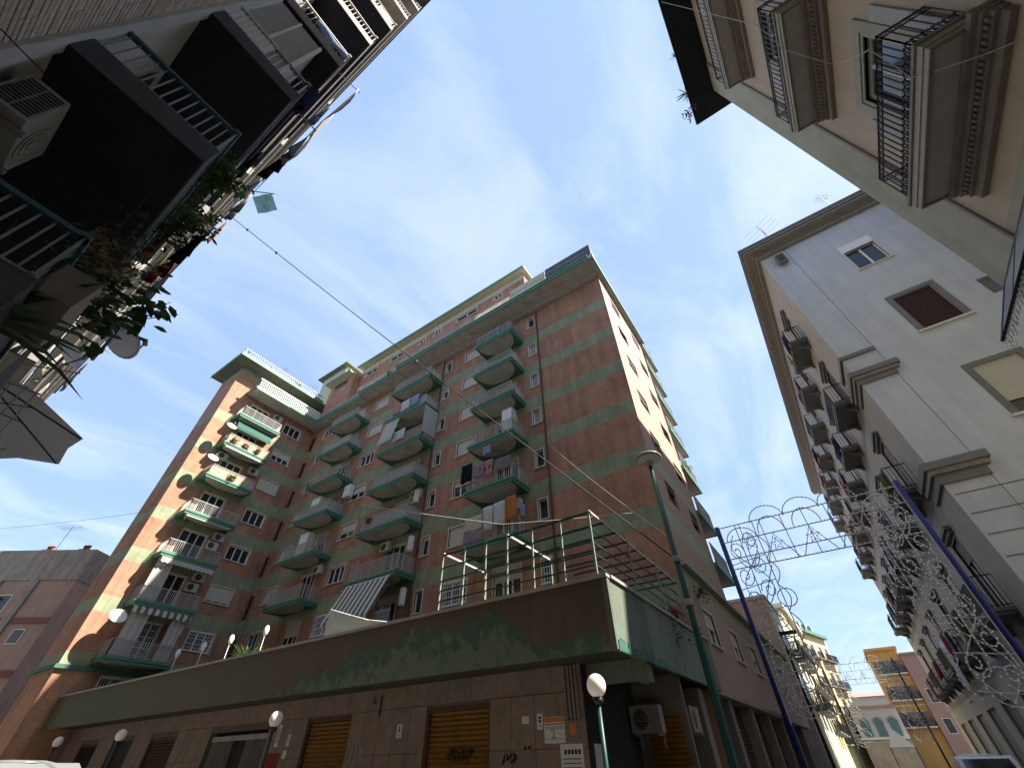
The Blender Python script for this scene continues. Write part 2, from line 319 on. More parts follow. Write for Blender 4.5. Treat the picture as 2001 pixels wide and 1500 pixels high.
def window(root, loc, rz, w_, h, blind=0.0, mull=2, style='white', grille=False, sill=True, surround=True, glass='glass', fm='frame', bl='blind', name='window'):
    key = ('win', round(w_, 2), round(h, 2), mull, style, sill, surround, fm)
    def mk():
        b = MB(); t = 0.07
        b.quad((0, 0, 0), (0, 0, h), (0, 0.25, h), (0, 0.25, 0)); b.quad((w_, 0, h), (w_, 0, 0), (w_, 0.25, 0), (w_, 0.25, h)); b.quad((0, 0, h), (w_, 0, h), (w_, 0.25, h), (0, 0.25, h)); b.quad((w_, 0, 0), (0, 0, 0), (0, 0.25, 0), (w_, 0.25, 0))
        if surround:
            b.box(-t, -0.025, 0, 0, 0.06, h, 0); b.box(w_, -0.025, 0, w_+t, 0.06, h, 0); b.box(-t, -0.027, h, w_+t, 0.06, h+t, 0)
        if sill: b.box(-t-0.04, -0.09, -0.06, w_+t+0.04, 0.06, 0, 0)
        f = 0.055; y0, y1 = 0.10, 0.16
        b.box(0, y0, 0, f, y1, h, 1); b.box(w_-f, y0, 0, w_, y1, h, 1); b.box(f, y0, h-f, w_-f, y1, h, 1); b.box(f, y0, 0, w_-f, y1, f, 1)
        for i in range(1, mull):
            x = w_*i/mull; b.box(x-f*0.8, y0-0.005, f, x+f*0.8, y1, h-f, 1)
        return b.mesh(name, [fm, style])
    o = part(name, cached(key, mk), None, root, loc, rz)
    gp = part('pane', cached(('pane', round(w_, 2), round(h, 2), glass), lambda: MB().box(0.03, 0.135, 0.03, w_-0.03, 0.15, h-0.03).mesh('pane', [glass])), None, o)
    if blind > 0.02:
        bh = round(h*blind, 2)
        def mkb():
            b = MB(); n = max(2, int(bh/0.09))
            for i in range(n):
                z1 = h-bh*i/n; z0 = h-bh*(i+1)/n
                b.box(0.02, 0.05, z0+0.016, w_-0.02, 0.08, z1)
            b.box(0.02, 0.078, h-bh, w_-0.02, 0.092, h); return b.mesh('roller_blind', [bl])
        part('roller_blind', cached(('blind', round(w_, 2), round(h, 2), bh, bl), mkb), None, o)
    if grille:
        def mkg():
            b = MB(); n = int(w_/0.13)
            for i in range(n+1): x = w_*i/n; b.box(x-0.012, -0.05, 0.0, x+0.012, -0.03, h)
            for z in (0.02, h*0.35, h*0.62, h-0.03): b.box(0, -0.052, z, w_, -0.028, z+0.03)
            for i in range(n):
                x = w_*(i+0.5)/n; b.box(x-0.05, -0.045, h*0.16, x+0.05, -0.035, h*0.16+0.02); b.box(x-0.05, -0.045, h*0.80, x+0.05, -0.035, h*0.80+0.02)
            return b.mesh('grille', ['white'])
        part('grille', cached(('gril', round(w_, 2), round(h, 2)), mkg), None, o)
    return o

def railing_mb(w_, d, z0, h, sp=0.115, rb=0.011, gap=0.06, toprail=0.022, ends=True):
    """balcony rail: front at y=-d, sides back to y=0"""
    b = MB(); i_ = 0.04
    runs = [((i_, -d+i_), (w_-i_, -d+i_))]+([((i_, -d+i_), (i_, 0)), ((w_-i_, -d+i_), (w_-i_, 0))] if ends else [])
    for (xa, ya), (xb, yb) in runs:
        L = math.hypot(xb-xa, yb-ya); n = max(2, int(L/sp))
        for k in range(n+1):
            t = k/n; x = xa+(xb-xa)*t; y = ya+(yb-ya)*t; r = rb*(1.6 if k % 8 == 0 else 1)
            b.box(x-r, y-r, z0, x+r, y+r, z0+h-toprail)
        ex = toprail
        for zz, th in ((z0+gap, 0.014), (z0+h-toprail, toprail)):
            b.box(min(xa, xb)-ex, min(ya, yb)-ex, zz, max(xa, xb)+ex, max(ya, yb)+ex, zz+th+0.012)
    return b

# ================================================================== THE SETTING
g = MB(); g.box(-400, -300, -0.3, 400, 600, 0); tag(part('ground', g, ['asphalt']), None, None, kind='structure')
g = MB(); g.box(-45, 5.6, 0, -3.0, 10.9, 0.13); g.box(-3.79, 10.9, 0, -1.7, 62, 0.128); tag(part('pavement', g, ['paving']), None, None, kind='structure')
g = MB(); g.box(-60, -2.04, 0, 5.3, -0.3, 0.13); g.box(4.0, -0.3, 0, 5.4, 10.5, 0.128); g.box(4.2, 17.5, 0, 5.3, 56, 0.13); tag(part('kerbside_pavement', g, ['paving']), None, None, kind='structure')

# ================================================================== BRICK APARTMENT BLOCK (main block + wing)
T = [24.8-3*k for k in range(7)]                       # tops of the green bands
BANDS = [(t-0.92, t) for t in T]
BL = (-20.0, 17.0, 0.0)
blk = thing('brick_apartment_block', 'nine-storey red brick apartment block with sage green bands and green-edged balconies', 'apartment block', BL)
rs = random.Random(3)
holes = []; wins = []
def addw(x0, x1, z0, z1, kind, **k): holes.append((x0+36.5, x1+36.5, z0, z1)); wins.append((x0, z0, x1-x0, z1-z0, kind, k))
blindL = [0, 0, 0.0, 0.55, 1.0, 0.9, 0]; blindM = [0.95, 1.0, 0.0, 0.5, 0.6, 0.12, 0]; blindR = [0.95, 0.9, 1.0, 1.0, 0.35, 1.0, 0]
for k, t in enumerate(T):
    z0, z1 = t+0.82, t+1.92
    addw(-34.3, -32.75, z0, z1, 'w', blind=blindL[k], mull=3)
    addw(-26.75, -25.1, z0, z1, 'w', blind=blindM[k], mull=3 if k in (2, 5) else 2, grille=k == 6)
    addw(-18.03, -17.5, z0, z1, 'w', blind=0.3*rs.random(), mull=1)
    addw(-15.95, -14.4, z0, z1, 'w', blind=blindR[k], mull=3, grille=k == 6)
    addw(-9.9, -9.36, z0, z1, 'w', blind=0, mull=1, glass='glass2' if k in (1, 2, 3) else 'glass', grille=k == 6)
    addw(-29.9, -28.3, t-0.18, t+1.98, 'd', blind=rs.choice([0, 0.2, 0.4]), mull=3)
    addw(-21.2, -19.5, t-0.18, t+1.98, 'd', blind=rs.choice([0, 0.15, 0.5]), mull=3)
    addw(-12.7, -11.1, t-0.18, t+1.98, 'd', blind=rs.choice([0, 0.15, 0.3]), mull=3)
    addw(-36.28, -35.66, t+0.1, t+1.75, 's')
facade(blk, (-36.5, 17, 0), 0, 32.7, 0, 27.5, holes, BANDS, 'brick', 'band')
for x0, z0, ww, hh, kd, kw in wins:
    if kd == 's':
        b = MB(); n = 14
        for i in range(n): z = hh*i/n; b.add([(0, 0.05, z), (ww, 0.05, z), (ww, 0.12, z+hh/n), (0, 0.12, z+hh/n)], [(0, 1, 2, 3)])
        b.box(0, 0.14, 0, ww, 0.16, hh); b.quad((0, 0, 0), (0, 0, hh), (0, 0.16, hh), (0, 0.16, 0)); b.quad((ww, 0, hh), (ww, 0, 0), (ww, 0.16, 0), (ww, 0.16, hh)); b.quad((0, 0, hh), (ww, 0, hh), (ww, 0.16, hh), (0, 0.16, hh))
        part('louvred_vent', cached(('slot', ww), lambda: b.mesh('louvred_vent', ['slot'])), None, blk, (x0, 17, z0))
    else:
        window(blk, (x0, 17, z0), 0, ww, hh, sill=kd == 'w', name='window' if kd == 'w' else 'balcony_door', surround=True, **kw)
# right-hand facade
RW = [(1.75, 3.3), (5.6, 7.25)]
h2 = [(a, b, t+0.85, t+1.95) for t in T[:-1] for a, b in RW]
facade(blk, (-3.8, 17, 0), R90, 8.0, 7.2, 27.5, h2, BANDS, 'sidewall', 'sideband', depth=0.25)
for i, (a, b, z0, z1) in enumerate(h2):
    gr = abs(z0-(T[5]+0.85)) < 0.3 and False
    window(blk, (-3.8, 17+a, z0), R90, b-a, z1-z0, blind=[0.3, 0.5, 0.0, 0.2, 0.45][i % 5], mull=2, style='slot', fm='sidewall', sill=False, surround=False, bl='slot')
# first-floor podium along the side street
h3 = [(a, b, 7.9-3.05, 9.05-3.05) for a, b in ((1.5, 3.0), (5.6, 7.1), (9.7, 11.2), (13.5, 15.0), (18, 19.5))]
facade(blk, (-3.8, 17, 0), R90, 24.6, 3.3, 7.2, h3, [(6.55, 7.2)], 'sidewall', 'sideband')
for a, b, z0, z1 in h3: window(blk, (-3.8, 17+a, z0), R90, b-a, z1-z0, blind=0.5, mull=2)
# recessed bay at the far end of the right-hand facade, back and top
b = MB(); b.quad((-5.0, 25, 7.2), (-5.0, 28.7, 7.2), (-5.0, 28.7, 27.5), (-5.0, 25, 27.5)); b.quad((-3.8, 25, 7.2), (-5, 25, 7.2), (-5, 25, 27.5), (-3.8, 25, 27.5))
b.quad((-5, 28.7, 7.2), (-40.2, 28.7, 7.2), (-40.2, 28.7, 27.5), (-5, 28.7, 27.5)); b.quad((-40.2, 28.7, 0), (-40.2, 8.2, 0), (-40.2, 8.2, 30), (-40.2, 28.7, 30))
b.quad((-3.8, 41.6, 3.3), (-20, 41.6, 3.3), (-20, 41.6, 7.2), (-3.8, 41.6, 7.2))
part('back_wall', b, ['brick'], blk)
for q in ((-40.2, 17.01, 27.36, -3.81, 28.69, 27.5), (-20, 28.7, 7.05, -3.81, 41.6, 7.19), (-40.19, 8.21, 29.8, -36.51, 28.7, 29.97)): part('roof_slab', MB().box(*q), ['conc'], blk)
b = MB(); b.box(-3.86, 17, 7.2, -3.56, 41.8, 7.34); part('podium_ledge', b, ['conc'], blk)
for t in [27.8]+T[:6]:
    s_ = part('balcony', MB().box(-5.0, 25.0, t-0.42, -3.70, 28.9, t-0.2), ['soffit'], blk)
    part('fascia', MB().box(-3.70, 24.9, t-0.46, -3.62, 28.98, t-0.06).box(-5.0, 28.9, t-0.46, -3.70, 28.98, t-0.06), ['trim'], s_, world=False)
    rb_ = railing_mb(3.9, 0.05, t-0.06, 0.95, ends=False); part('railing', rb_, ['rail'], s_, (-3.7, 25, 0), R90, world=False)
    part('balcony_door', MB().box(-4.99, 26.0, t-0.2, -4.95, 27.6, t+2.0), ['glass'], blk)

# ---------------- balconies of the main facade
def balcony(root, loc, rz, w_, d, style='rail', nm='balcony'):
    """loc = wall point at left bottom of the slab"""
    def slab():
        b = MB(); b.box(0, -d, 0, w_, 0, 0.20); return b.mesh('balcony', ['trimdark'])
    o = part(nm, cached(('bslab', w_, d), slab), None, root, loc, rz)
    def fas():
        b = MB(); t = 0.05
        b.box(-t, -d-t, -0.03, w_+t, -d, 0.13); b.box(-t, -d, -0.03, 0, -0.01, 0.13); b.box(w_, -d, -0.03, w_+t, -0.01, 0.13)
        t = 0.10; b.box(-t, -d-t, 0.13, w_+t, -d, 0.27); b.box(-t, -d, 0.13, 0, -0.01, 0.27); b.box(w_, -d, 0.13, w_+t, -0.01, 0.27)
        return b.mesh('fascia', ['trim'])
    part('fascia', cached(('bfas', w_, d), fas), None, o)
    def sof():  # rounded grey plate, leaving the slab's dark green visible towards the wall
        b = MB(); n = 18; pts = []
        for i in range(n+1):
            a = PI*i/n; pts.append((w_*0.5-w_*0.47*math.cos(a), -d+0.03+(d-0.12)*math.sin(a)**0.8, -0.014))
        b.prism(pts, (0, 0, 0.013)); return b.mesh('soffit', ['soffit'])
    part('soffit', cached(('bsof', w_, d), sof), None, o)
    part('railing', cached(('brail', w_, d), lambda: railing_mb(w_, d, 0.27, 0.88).mesh('railing', ['rail'])), None, o)
    if style != 'rail':
        mt = {'screen': 'screen', 'reed': 'reed', 'white': 'whiteaw', 'green': 'greenaw'}[style]
        def scr():
            b = MB(); n = 26
            for i in range(n):
                x0 = 0.06+(w_-0.12)*i/n; x1 = 0.06+(w_-0.12)*(i+1)/n; y = -d+0.075+0.012*math.sin(i*1.9); y2 = -d+0.075+0.012*math.sin((i+1)*1.9)
                b.hexa([(x0, y, 0.30), (x1, y2, 0.30), (x1, y2+0.008, 0.30), (x0, y+0.008, 0.30), (x0, y, 1.08), (x1, y2, 1.08), (x1, y2+0.008, 1.08), (x0, y+0.008, 1.08)])
            b.box(w_-0.085, -d+0.1, 0.30, w_-0.07, -0.05, 1.08); b.box(0.07, -d+0.1, 0.30, 0.085, -0.05, 1.08)
            return b.mesh('privacy_screen', [mt])
        part('privacy_screen', cached(('bscr', w_, d, style), scr), None, o)
    return o
stL = ['rail', 'white', 'rail', 'screen', 'rail', 'rail']; stM = ['rail', 'white', 'rail', 'screen', 'white', 'rail']; stR = ['green', 'rail', 'rail', 'rail', 'rail', 'rail']
for k in range(6):
    z = T[k]-0.45
    balcony(blk, (-30.75, 17, z), 0, 3.65, 1.42, stL[k])
    balcony(blk, (-22.5, 17, z), 0, 4.2, 1.45, stM[k])
    balcony(blk, (-13.55, 17, z), 0, 3.1, 1.55, stR[k])

# ---------------- wing
hw = []
for k, t in enumerate(T+[3.8]):
    hw.append((14.02-8.2, 15.68-8.2, t+0.85, t+1.95)); hw.append((10.5-8.2, 12.2-8.2, t-0.18, t+1.98))
hw = [h for h in hw if h[3] < 27.3]
facade(blk, (-36.5, 8.2, 0), R90, 8.8, 0, 30.0, hw, BANDS+[(29.2, 30.0)], 'brick', 'band')
facade(blk, (-40.2, 8.2, 0), 0, 3.7, 0, 30.0, [], BANDS+[(29.2, 30.0)], 'brick', 'band')
bw = [0.1, 0.55, 0.98, 0.0, 0.12, 0.9, 0.0, 0.0]
i0 = 0
for h in hw:
    if h[1]-h[0] > 1.68: window(blk, (-36.5, 8.2+h[0], h[2]), R90, h[1]-h[0], h[3]-h[2], blind=0, mull=3, sill=False, name='balcony_door', grille=h[2] < 7)
    else: window(blk, (-36.5, 8.2+h[0], h[2]), R90, h[1]-h[0], h[3]-h[2], blind=bw[min(7, int(round((24.8-(h[2]-0.85))/3)))], mull=3, grille=h[2] < 8)
stW = ['rail', 'reed', 'reed', 'rail', 'rail', 'rail', 'rail']
for k, t in enumerate(T): balcony(blk, (-36.5, 9.65, t-0.45), R90, 3.6, 1.3, stW[k])
# terrace slab round the inner corner and along the main block
def slab_run(x0, x1, yf, z, nm='terrace_slab'):
    o = part(nm, MB().box(x0, yf, z, x1, 17.02, z+0.22), ['soffit'], blk)
    part('fascia', MB().box(x0-0.03, yf-0.06, z-0.03, x1+0.03, yf, z+0.22).box(x0-0.05, yf-0.12, z+0.22, x1+0.05, yf, z+0.34), ['trim'], o, world=False)
    r = railing_mb(x1-x0, 0.0, z+0.3, 0.85, ends=False); part('railing', r, ['rail'], o, (x0, yf+0.02, 0), 0, world=False)
    return o
slab_run(-22.7, -3.82, 15.38, 27.5)
slab_run(-28.1, -22.75, 15.78, 27.5)
slab_run(-34.9, -28.15, 16.12, 27.45)
o = part('terrace_slab', MB().box(-36.48, 9.6, 27.42, -34.85, 17.0, 27.64), ['soffit'], blk)
part('fascia', MB().box(-34.85, 9.56, 27.38, -34.79, 16.1, 27.66).box(-36.48, 9.54, 27.38, -34.79, 9.6, 27.66), ['trim'], o, world=False)
b = MB()
for i in range(34): y = 9.75+i*0.19; b.box(-34.90, y, 27.66, -34.84, y+0.075, 28.5)
b.box(-34.95, 9.6, 28.5, -34.78, 16.05, 28.6); part('balustrade', b, ['white'], o, world=False)
o = part('right_terrace_edge', MB().box(-3.81, 15.38, 27.505, -3.5, 25.2, 27.72), ['soffit'], blk)
part('fascia', MB().box(-3.5, 15.36, 27.47, -3.42, 25.2, 27.80), ['trim'], o, world=False)
r = railing_mb(9.8, 0.0, 27.8, 0.85, ends=False); part('railing', r, ['rail'], o, (-3.52, 15.4, 0), R90, world=False)
b = MB(); b.box(-22.5, 16.62, 27.28, -3.85, 16.98, 27.49); part('moulding', b, ['soffit'], blk)
part('dark_windbreak', MB().box(-7.2, 15.42, 27.9, -3.5, 15.46, 29.25).box(-3.56, 15.46, 27.9, -3.52, 16.4, 29.25), ['lfascia'], blk)
part('cream_windbreak', MB().box(-10.4, 15.44, 28.2, -7.25, 15.48, 29.2), ['cream'], blk)
# wing roof: wide eave with green edge and a roof parapet
o = part('eave', MB().box(-40.6, 7.2, 29.98, -35.1, 17.5, 30.12), ['eavegrey'], blk)
part('fascia', MB().box(-35.1, 7.14, 29.95, -35.02, 16.0, 30.32).box(-40.66, 7.14, 29.95, -35.1, 7.2, 30.32), ['trim'], o, world=False)
b = MB()
for i in range(38): y = 7.4+i*0.22; b.box(-35.3, y, 30.12, -35.25, y+0.05, 30.9)
b.box(-35.33, 7.3, 30.9, -35.22, 15.8, 30.97); part('roof_railing', b, ['rail'], o, world=False)
# penthouse storeys
ph = []
for x0, x1 in ((-30.2, -28.4), (-26.5, -24.6), (-22.4, -21.6), (-20.4, -19.6), (-17.6, -15.2), (-13.2, -12.4)): ph += [(x0+31, x1+31, 31.9, 32.75), (x0+31, x1+31, 28.6, 30.2)]
facade(blk, (-31, 17.0, 0), 0, 21.0, 27.5, 33.6, ph, [(32.85, 33.6), (30.3, 30.75)], 'brick', 'cream', wname='penthouse_wall')
for a, c_, z0, z1 in ph: window(blk, (a-31, 17.0, z0), 0, c_-a, z1-z0, blind=0.2, mull=2)
b = MB(); b.quad((-10, 17, 27.5), (-10, 23, 27.5), (-10, 23, 33.6), (-10, 17, 33.6)); part('penthouse_wall', b, ['brick'], blk); b = MB(); b.quad((-35, 16.3, 27.5), (-31, 16.3, 27.5), (-31, 16.3, 32.6), (-35, 16.3, 32.6)); b.quad((-31, 16.3, 27.5), (-31, 17.0, 27.5), (-31, 17.0, 32.6), (-31, 16.3, 32.6)); b.quad((-35, 23, 27.5), (-35, 16.3, 27.5), (-35, 16.3, 32.6), (-35, 23, 32.6))
part('penthouse_wall', b, ['brick'], blk)
part('penthouse_window', MB().box(-34.2, 16.26, 31.5, -32.2, 16.29, 32.2), ['glass'], blk)
o = part('penthouse_roof', MB().box(-31.3, 16.45, 33.6, -9.75, 23.3, 33.75), ['cream'], blk)
part('fascia', MB().box(-31.36, 16.40, 33.56, -9.68, 16.45, 33.82).box(-9.75, 16.45, 33.56, -9.68, 23.3, 33.82), ['trim'], o, world=False)
o = part('penthouse_roof', MB().box(-35.4, 15.8, 32.6, -31.32, 23.3, 32.76), ['cream'], blk)
part('fascia', MB().box(-35.46, 15.74, 32.62, -31.32, 15.8, 32.95), ['trim'], o, world=False)
part('stair_tower', MB().box(-40.0, 17.4, 30.0, -35.6, 21.5, 37.2), ['cream'], blk)
o = part('stair_tower_roof', MB().box(-40.6, 16.9, 37.2, -35.1, 22, 37.4), ['eavegrey'], blk)
part('stair_tower_window', MB().box(-36.6, 17.36, 34.8, -36.2, 17.39, 36.2), ['glass'], blk)
part('terrace_back_wall', MB().box(-3.9, 17.0, 27.5, -3.82, 25, 28.6).box(-10, 17.0, 27.5, -3.9, 17.08, 28.6), ['brick'], blk)

# ---------------- canopy over the shops with roof terrace
def peel(name):
    """brown paint peeling to green and bare plaster"""
    mt = M['canopy'].copy(); mt.name = name; N = mt.node_tree.nodes; L = mt.node_tree.links
    b_ = N['Principled BSDF']; src = b_.inputs['Base Color'].links[0].from_socket
    geo = N.new('ShaderNodeNewGeometry'); sp = N.new('ShaderNodeSeparateXYZ'); L.new(geo.outputs['Position'], sp.inputs[0])
    def mr(sock, a, b, c, d):
        q = N.new('ShaderNodeMapRange'); q.inputs['From Min'].default_value = a; q.inputs['From Max'].default_value = b; q.inputs['To Min'].default_value = c; q.inputs['To Max'].default_value = d; L.new(sock, q.inputs[0]); return q.outputs[0]
    def mth(op, a, b):
        q = N.new('ShaderNodeMath'); q.operation = op; q.use_clamp = False
        for i, s_ in enumerate((a, b)):
            if isinstance(s_, (int, float)): q.inputs[i].default_value = s_
            else: L.new(s_, q.inputs[i])
        return q.outputs[0]
    no = N.new('ShaderNodeTexNoise'); no.inputs['Scale'].default_value = 1.3; no.inputs['Detail'].default_value = 9; no.inputs['Roughness'].default_value = 0.7; L.new(geo.outputs['Position'], no.inputs['Vector'])
    lowz = mr(sp.outputs[2], 3.3, 4.75, 0.55, -0.42)
    xm = mr(sp.outputs[0], -16.0, -10.0, -0.5, 0.12); xr = mr(sp.outputs[0], -6.4, -5.4, 0.0, -0.5)
    s1 = mth('ADD', mth('ADD', lowz, xm), mth('ADD', xr, mth('MULTIPLY', no.outputs['Fac'], 1.0)))
    f1 = mr(s1, 0.50, 0.545, 0, 1)
    x1 = N.new('ShaderNodeMix'); x1.data_type = 'RGBA'; L.new(f1, x1.inputs[0]); L.new(src, x1.inputs[6]); x1.inputs[7].default_value = (0.045, 0.105, 0.065, 1)
    n2 = N.new('ShaderNodeTexNoise'); n2.inputs['Scale'].default_value = 3.2; n2.inputs['Detail'].default_value = 10; n2.inputs['Roughness'].default_value = 0.75; L.new(geo.outputs['Position'], n2.inputs['Vector'])
    f2 = mr(mth('ADD', n2.outputs['Fac'], mth('MULTIPLY', s1, 0.25)), 0.66, 0.72, 0, 0.7)
    x2 = N.new('ShaderNodeMix'); x2.data_type = 'RGBA'; L.new(mth('MULTIPLY', f1, f2), x2.inputs[0]); L.new(x1.outputs[2], x2.inputs[6]); x2.inputs[7].default_value = (0.17, 0.175, 0.115, 1)
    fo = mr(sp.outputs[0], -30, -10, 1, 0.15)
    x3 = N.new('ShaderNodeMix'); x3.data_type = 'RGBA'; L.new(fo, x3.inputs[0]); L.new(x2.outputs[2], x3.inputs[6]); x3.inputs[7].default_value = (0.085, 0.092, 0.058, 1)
    L.new(x3.outputs[2], b_.inputs['Base Color']); return mt
M['peel'] = peel('peeling_canopy_paint')
M['peelside'] = mat('grey_green_canopy_side', (0.145, 0.165, 0.125), var=0.15, scale=1.5, streak=0.25, dirt=(0.10, 0.22, 0.15), dirt_amt=0.5, dirt_scale=0.9)
o = part('canopy', MB().box(-36.48, 9.25, 3.42, -3.8, 16.98, 3.70), ['csoffit'], blk)
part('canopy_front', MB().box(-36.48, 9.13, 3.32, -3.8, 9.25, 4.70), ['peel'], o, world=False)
part('canopy_side', MB().box(-3.80, 9.13, 3.32, -3.68, 17.35, 4.70), ['peelside'], o, world=False)
part('coping', MB().box(-36.48, 9.08, 4.70, -3.66, 9.30, 4.77).box(-3.86, 9.30, 4.70, -3.62, 17.4, 4.77), ['conc'], o, world=False)
# crumbled plaster and exposed edge below the corner of the canopy side
b = MB(); rr = random.Random(5)
for i in range(26):
    y = 9.2+i*0.13; hgt = 0.10+0.16*rr.random()*(1-i/40)
    b.prism([(-3.66, y, 3.30), (-3.66, y+0.15, 3.30), (-3.66, y+0.14, 3.30+hgt), (-3.66, y+0.03, 3.30+hgt*(0.6+0.5*rr.random()))], (-0.03, 0, 0))
part('crumbling_edge', b, ['trimdark'], o, world=False)
part('support_beam', MB().box(-3.95, 10.75, 2.95, -3.72, 11.1, 3.42).box(-8, 10.9, 3.0, -3.95, 11.05, 3.42), ['peelside'], o, world=False)
# ground floor under the canopy: backing wall, stone panels, shutters, gate
GY = 10.6
openings = [(-10.14, -7.95, 2.85), (-15.47, -13.28, 2.87), (-21.5, -17.6, 2.72), (-26.6, -24.2, 2.75), (-30.5, -28.3, 2.75), (-34.4, -32.2, 2.75)]
gh = [(a+36.5, b_+36.5, 0.13, h_) for a, b_, h_ in openings]
gw = facade(blk, (-36.5, GY+0.03, 0), 0, 31.2, 0.0, 3.42, gh, [], 'joint', 'joint', depth=0.22, reveal='stone2', wname='shopfront_wall', lined=gh)
part('shopfront_end_wall', MB().quad((-5.3, GY+0.03, 0), (-5.3, 17, 0), (-5.3, 17, 3.42), (-5.3, GY+0.03, 3.42)), ['dark'], blk)
def panel(w_, h_, mt):
    return cached(('pan', round(w_, 2), round(h_, 2), mt), lambda: MB().box(0.006, -0.03, 0.006, w_-0.006, 0, h_-0.006).mesh('stone_panel', [mt]))
edges = sorted([(-36.5, -36.4)]+[(a, b_) for a, b_, _ in openings]+[(-5.3, -5.2)])
pr = random.Random(11)
for i in range(len(edges)-1):
    xa, xb = edges[i][1], edges[i+1][0]
    if i == 0: xa = -36.4
    n = max(1, round((xb-xa)/0.62)); 
    for j in range(n):
        for zz0, zz1 in ((0.13, 1.0), (1.0, 1.9), (1.9, 2.895)):
            part('stone_panel', panel((xb-xa)/n, zz1-zz0, pr.choice(['stone', 'stone', 'stone2'])), None, blk, (xa+(xb-xa)*j/n, GY+0.03, zz0))
xs = -36.4
for j in range(38):
    x1 = xs+0.818; h0 = 2.9
    part('stone_panel', panel(0.818, 0.52, pr.choice(['stone', 'stone', 'stone2'])), None, blk, (xs, GY+0.03, 2.9)); xs = x1
def roll_shutter(name, x0, x1, z1, m_):
    b = MB(); n = int((z1-0.15)/0.105)
    for i in range(n):
        z = 0.15+i*0.105
        b.add([(x0, GY+0.16, z), (x1, GY+0.16, z), (x1, GY+0.10, z+0.045), (x0, GY+0.10, z+0.045), (x1, GY+0.16, z+0.10), (x0, GY+0.16, z+0.10)], [(0, 1, 2, 3), (3, 2, 4, 5)])
    b.quad((x0, GY+0.17, 0.13), (x1, GY+0.17, 0.13), (x1, GY+0.17, z1), (x0, GY+0.17, z1))
    o_ = part(name, b, [m_], blk)
    part('guide_rail', MB().box(x0, GY+0.04, 0.13, x0+0.07, GY+0.2, z1).box(x1-0.07, GY+0.04, 0.13, x1, GY+0.2, z1).box(x0, GY+0.05, z1-0.12, x1, GY+0.2, z1), [M['slot']], o_, world=False)
    return o_
roll_shutter('roller_shutter', -10.14, -7.95, 2.85, 'shutter'); roll_shutter('roller_shutter', -15.47, -13.28, 2.87, 'shutter')
roll_shutter('roller_shutter', -26.6, -24.2, 2.75, 'slot'); roll_shutter('roller_shutter', -34.4, -32.2, 2.75, 'dark')
b = MB(); b.quad((-21.5, GY+0.3, 0.13), (-17.6, GY+0.3, 0.13), (-17.6, GY+0.3, 2.72), (-21.5, GY+0.3, 2.72)); part('doorway_depth', b, ['dark'], blk); b = MB(); b.quad((-30.5, GY+0.25, 0.13), (-28.3, GY+0.25, 0.13), (-28.3, GY+0.25, 2.75), (-30.5, GY+0.25, 2.75))
part('doorway_depth', b, ['dark'], blk)
o = part('entrance_gate', MB().box(-21.45, GY+0.1, 2.45, -17.65, GY+0.16, 2.6).box(-21.45, GY+0.1, 0.2, -17.65, GY+0.16, 0.3), ['conc'], blk)
for i in range(30):
    x = -21.35+i*0.124
    if -19.9 < x < -19.1: continue
    part('gate_bar', cached('gbar', lambda: MB().box(0, 0, 0, 0.028, 0.028, 2.2).mesh('gate_bar', ['conc'])), None, o, (x, GY+0.115, 0.28), world=False)
b = MB()
for i in range(4): b.box(-5.75+i*0.1, GY-0.06, 2.35, -5.70+i*0.1, GY, 3.38)
part('conduit', b, ['stone2'], blk)
# right-hand recess under the canopy
b = MB(); b.box(-5.28, 13.6, 0, -3.9, 13.7, 3.42); part('side_shop_wall', b, ['stone2'], blk)
b = MB()
for i in range(24):
    z = 0.2+i*0.1; b.add([(-4.95, 13.56, z), (-4.05, 13.56, z), (-4.05, 13.5, z+0.045), (-4.95, 13.5, z+0.045), (-4.05, 13.56, z+0.095), (-4.95, 13.56, z+0.095)], [(0, 1, 2, 3), (3, 2, 4, 5)])
part('roller_shutter', b, ['shutter'], blk)
b = MB(); b.quad((-4.4, 13.7, 0), (-4.4, 41.6, 0), (-4.4, 41.6, 3.42), (-4.4, 13.7, 3.42)); part('side_shop_front', b, ['dark'], blk)
b = MB(); b.box(-5.3, 17.4, 3.28, -3.8, 41.6, 3.4); part('side_soffit', b, ['conc'], blk)
for i in range(7): part('shop_pillar', cached('spil', lambda: MB().box(0, 0, 0, 0.45, 0.5, 3.28).mesh('shop_pillar', ['stone2'])), None, blk, (-4.42, 15.5+i*3.7, 0))
for i in range(6):
    b = MB()
    for j in range(20):
        z = 0.2+j*0.12; b.add([(0, 0.05, z), (0, 3.0, z), (0.05, 3.0, z+0.05), (0.05, 0.05, z+0.05), (0, 3.0, z+0.11), (0, 0.05, z+0.11)], [(0, 1, 2, 3), (3, 2, 4, 5)])
    part('roller_shutter', cached('sshut', lambda: b.mesh('roller_shutter', ['slot'])), None, blk, (-4.36, 16.1+i*3.7, 0))
# downpipes on the facade
part('downpipe', MB().tube([(-9.1, 16.93, 5), (-9.1, 16.93, 27.2)], 0.05, 6), ['slot'], blk)
part('downpipe', MB().tube([(-18.35, 16.93, 5), (-18.35, 16.93, 27.2)], 0.045, 6), ['slot'], blk)
part('downpipe', MB().tube([(-35.55, 16.95, 5), (-35.55, 16.95, 27.2)], 0.04, 6), ['band'], blk)
part('string_course', MB().box(-36.5, 8.05, 5.95, -36.3, 17, 6.15).box(-40.2, 8.05, 5.95, -36.5, 8.2, 6.15), ['trimdark'], blk)

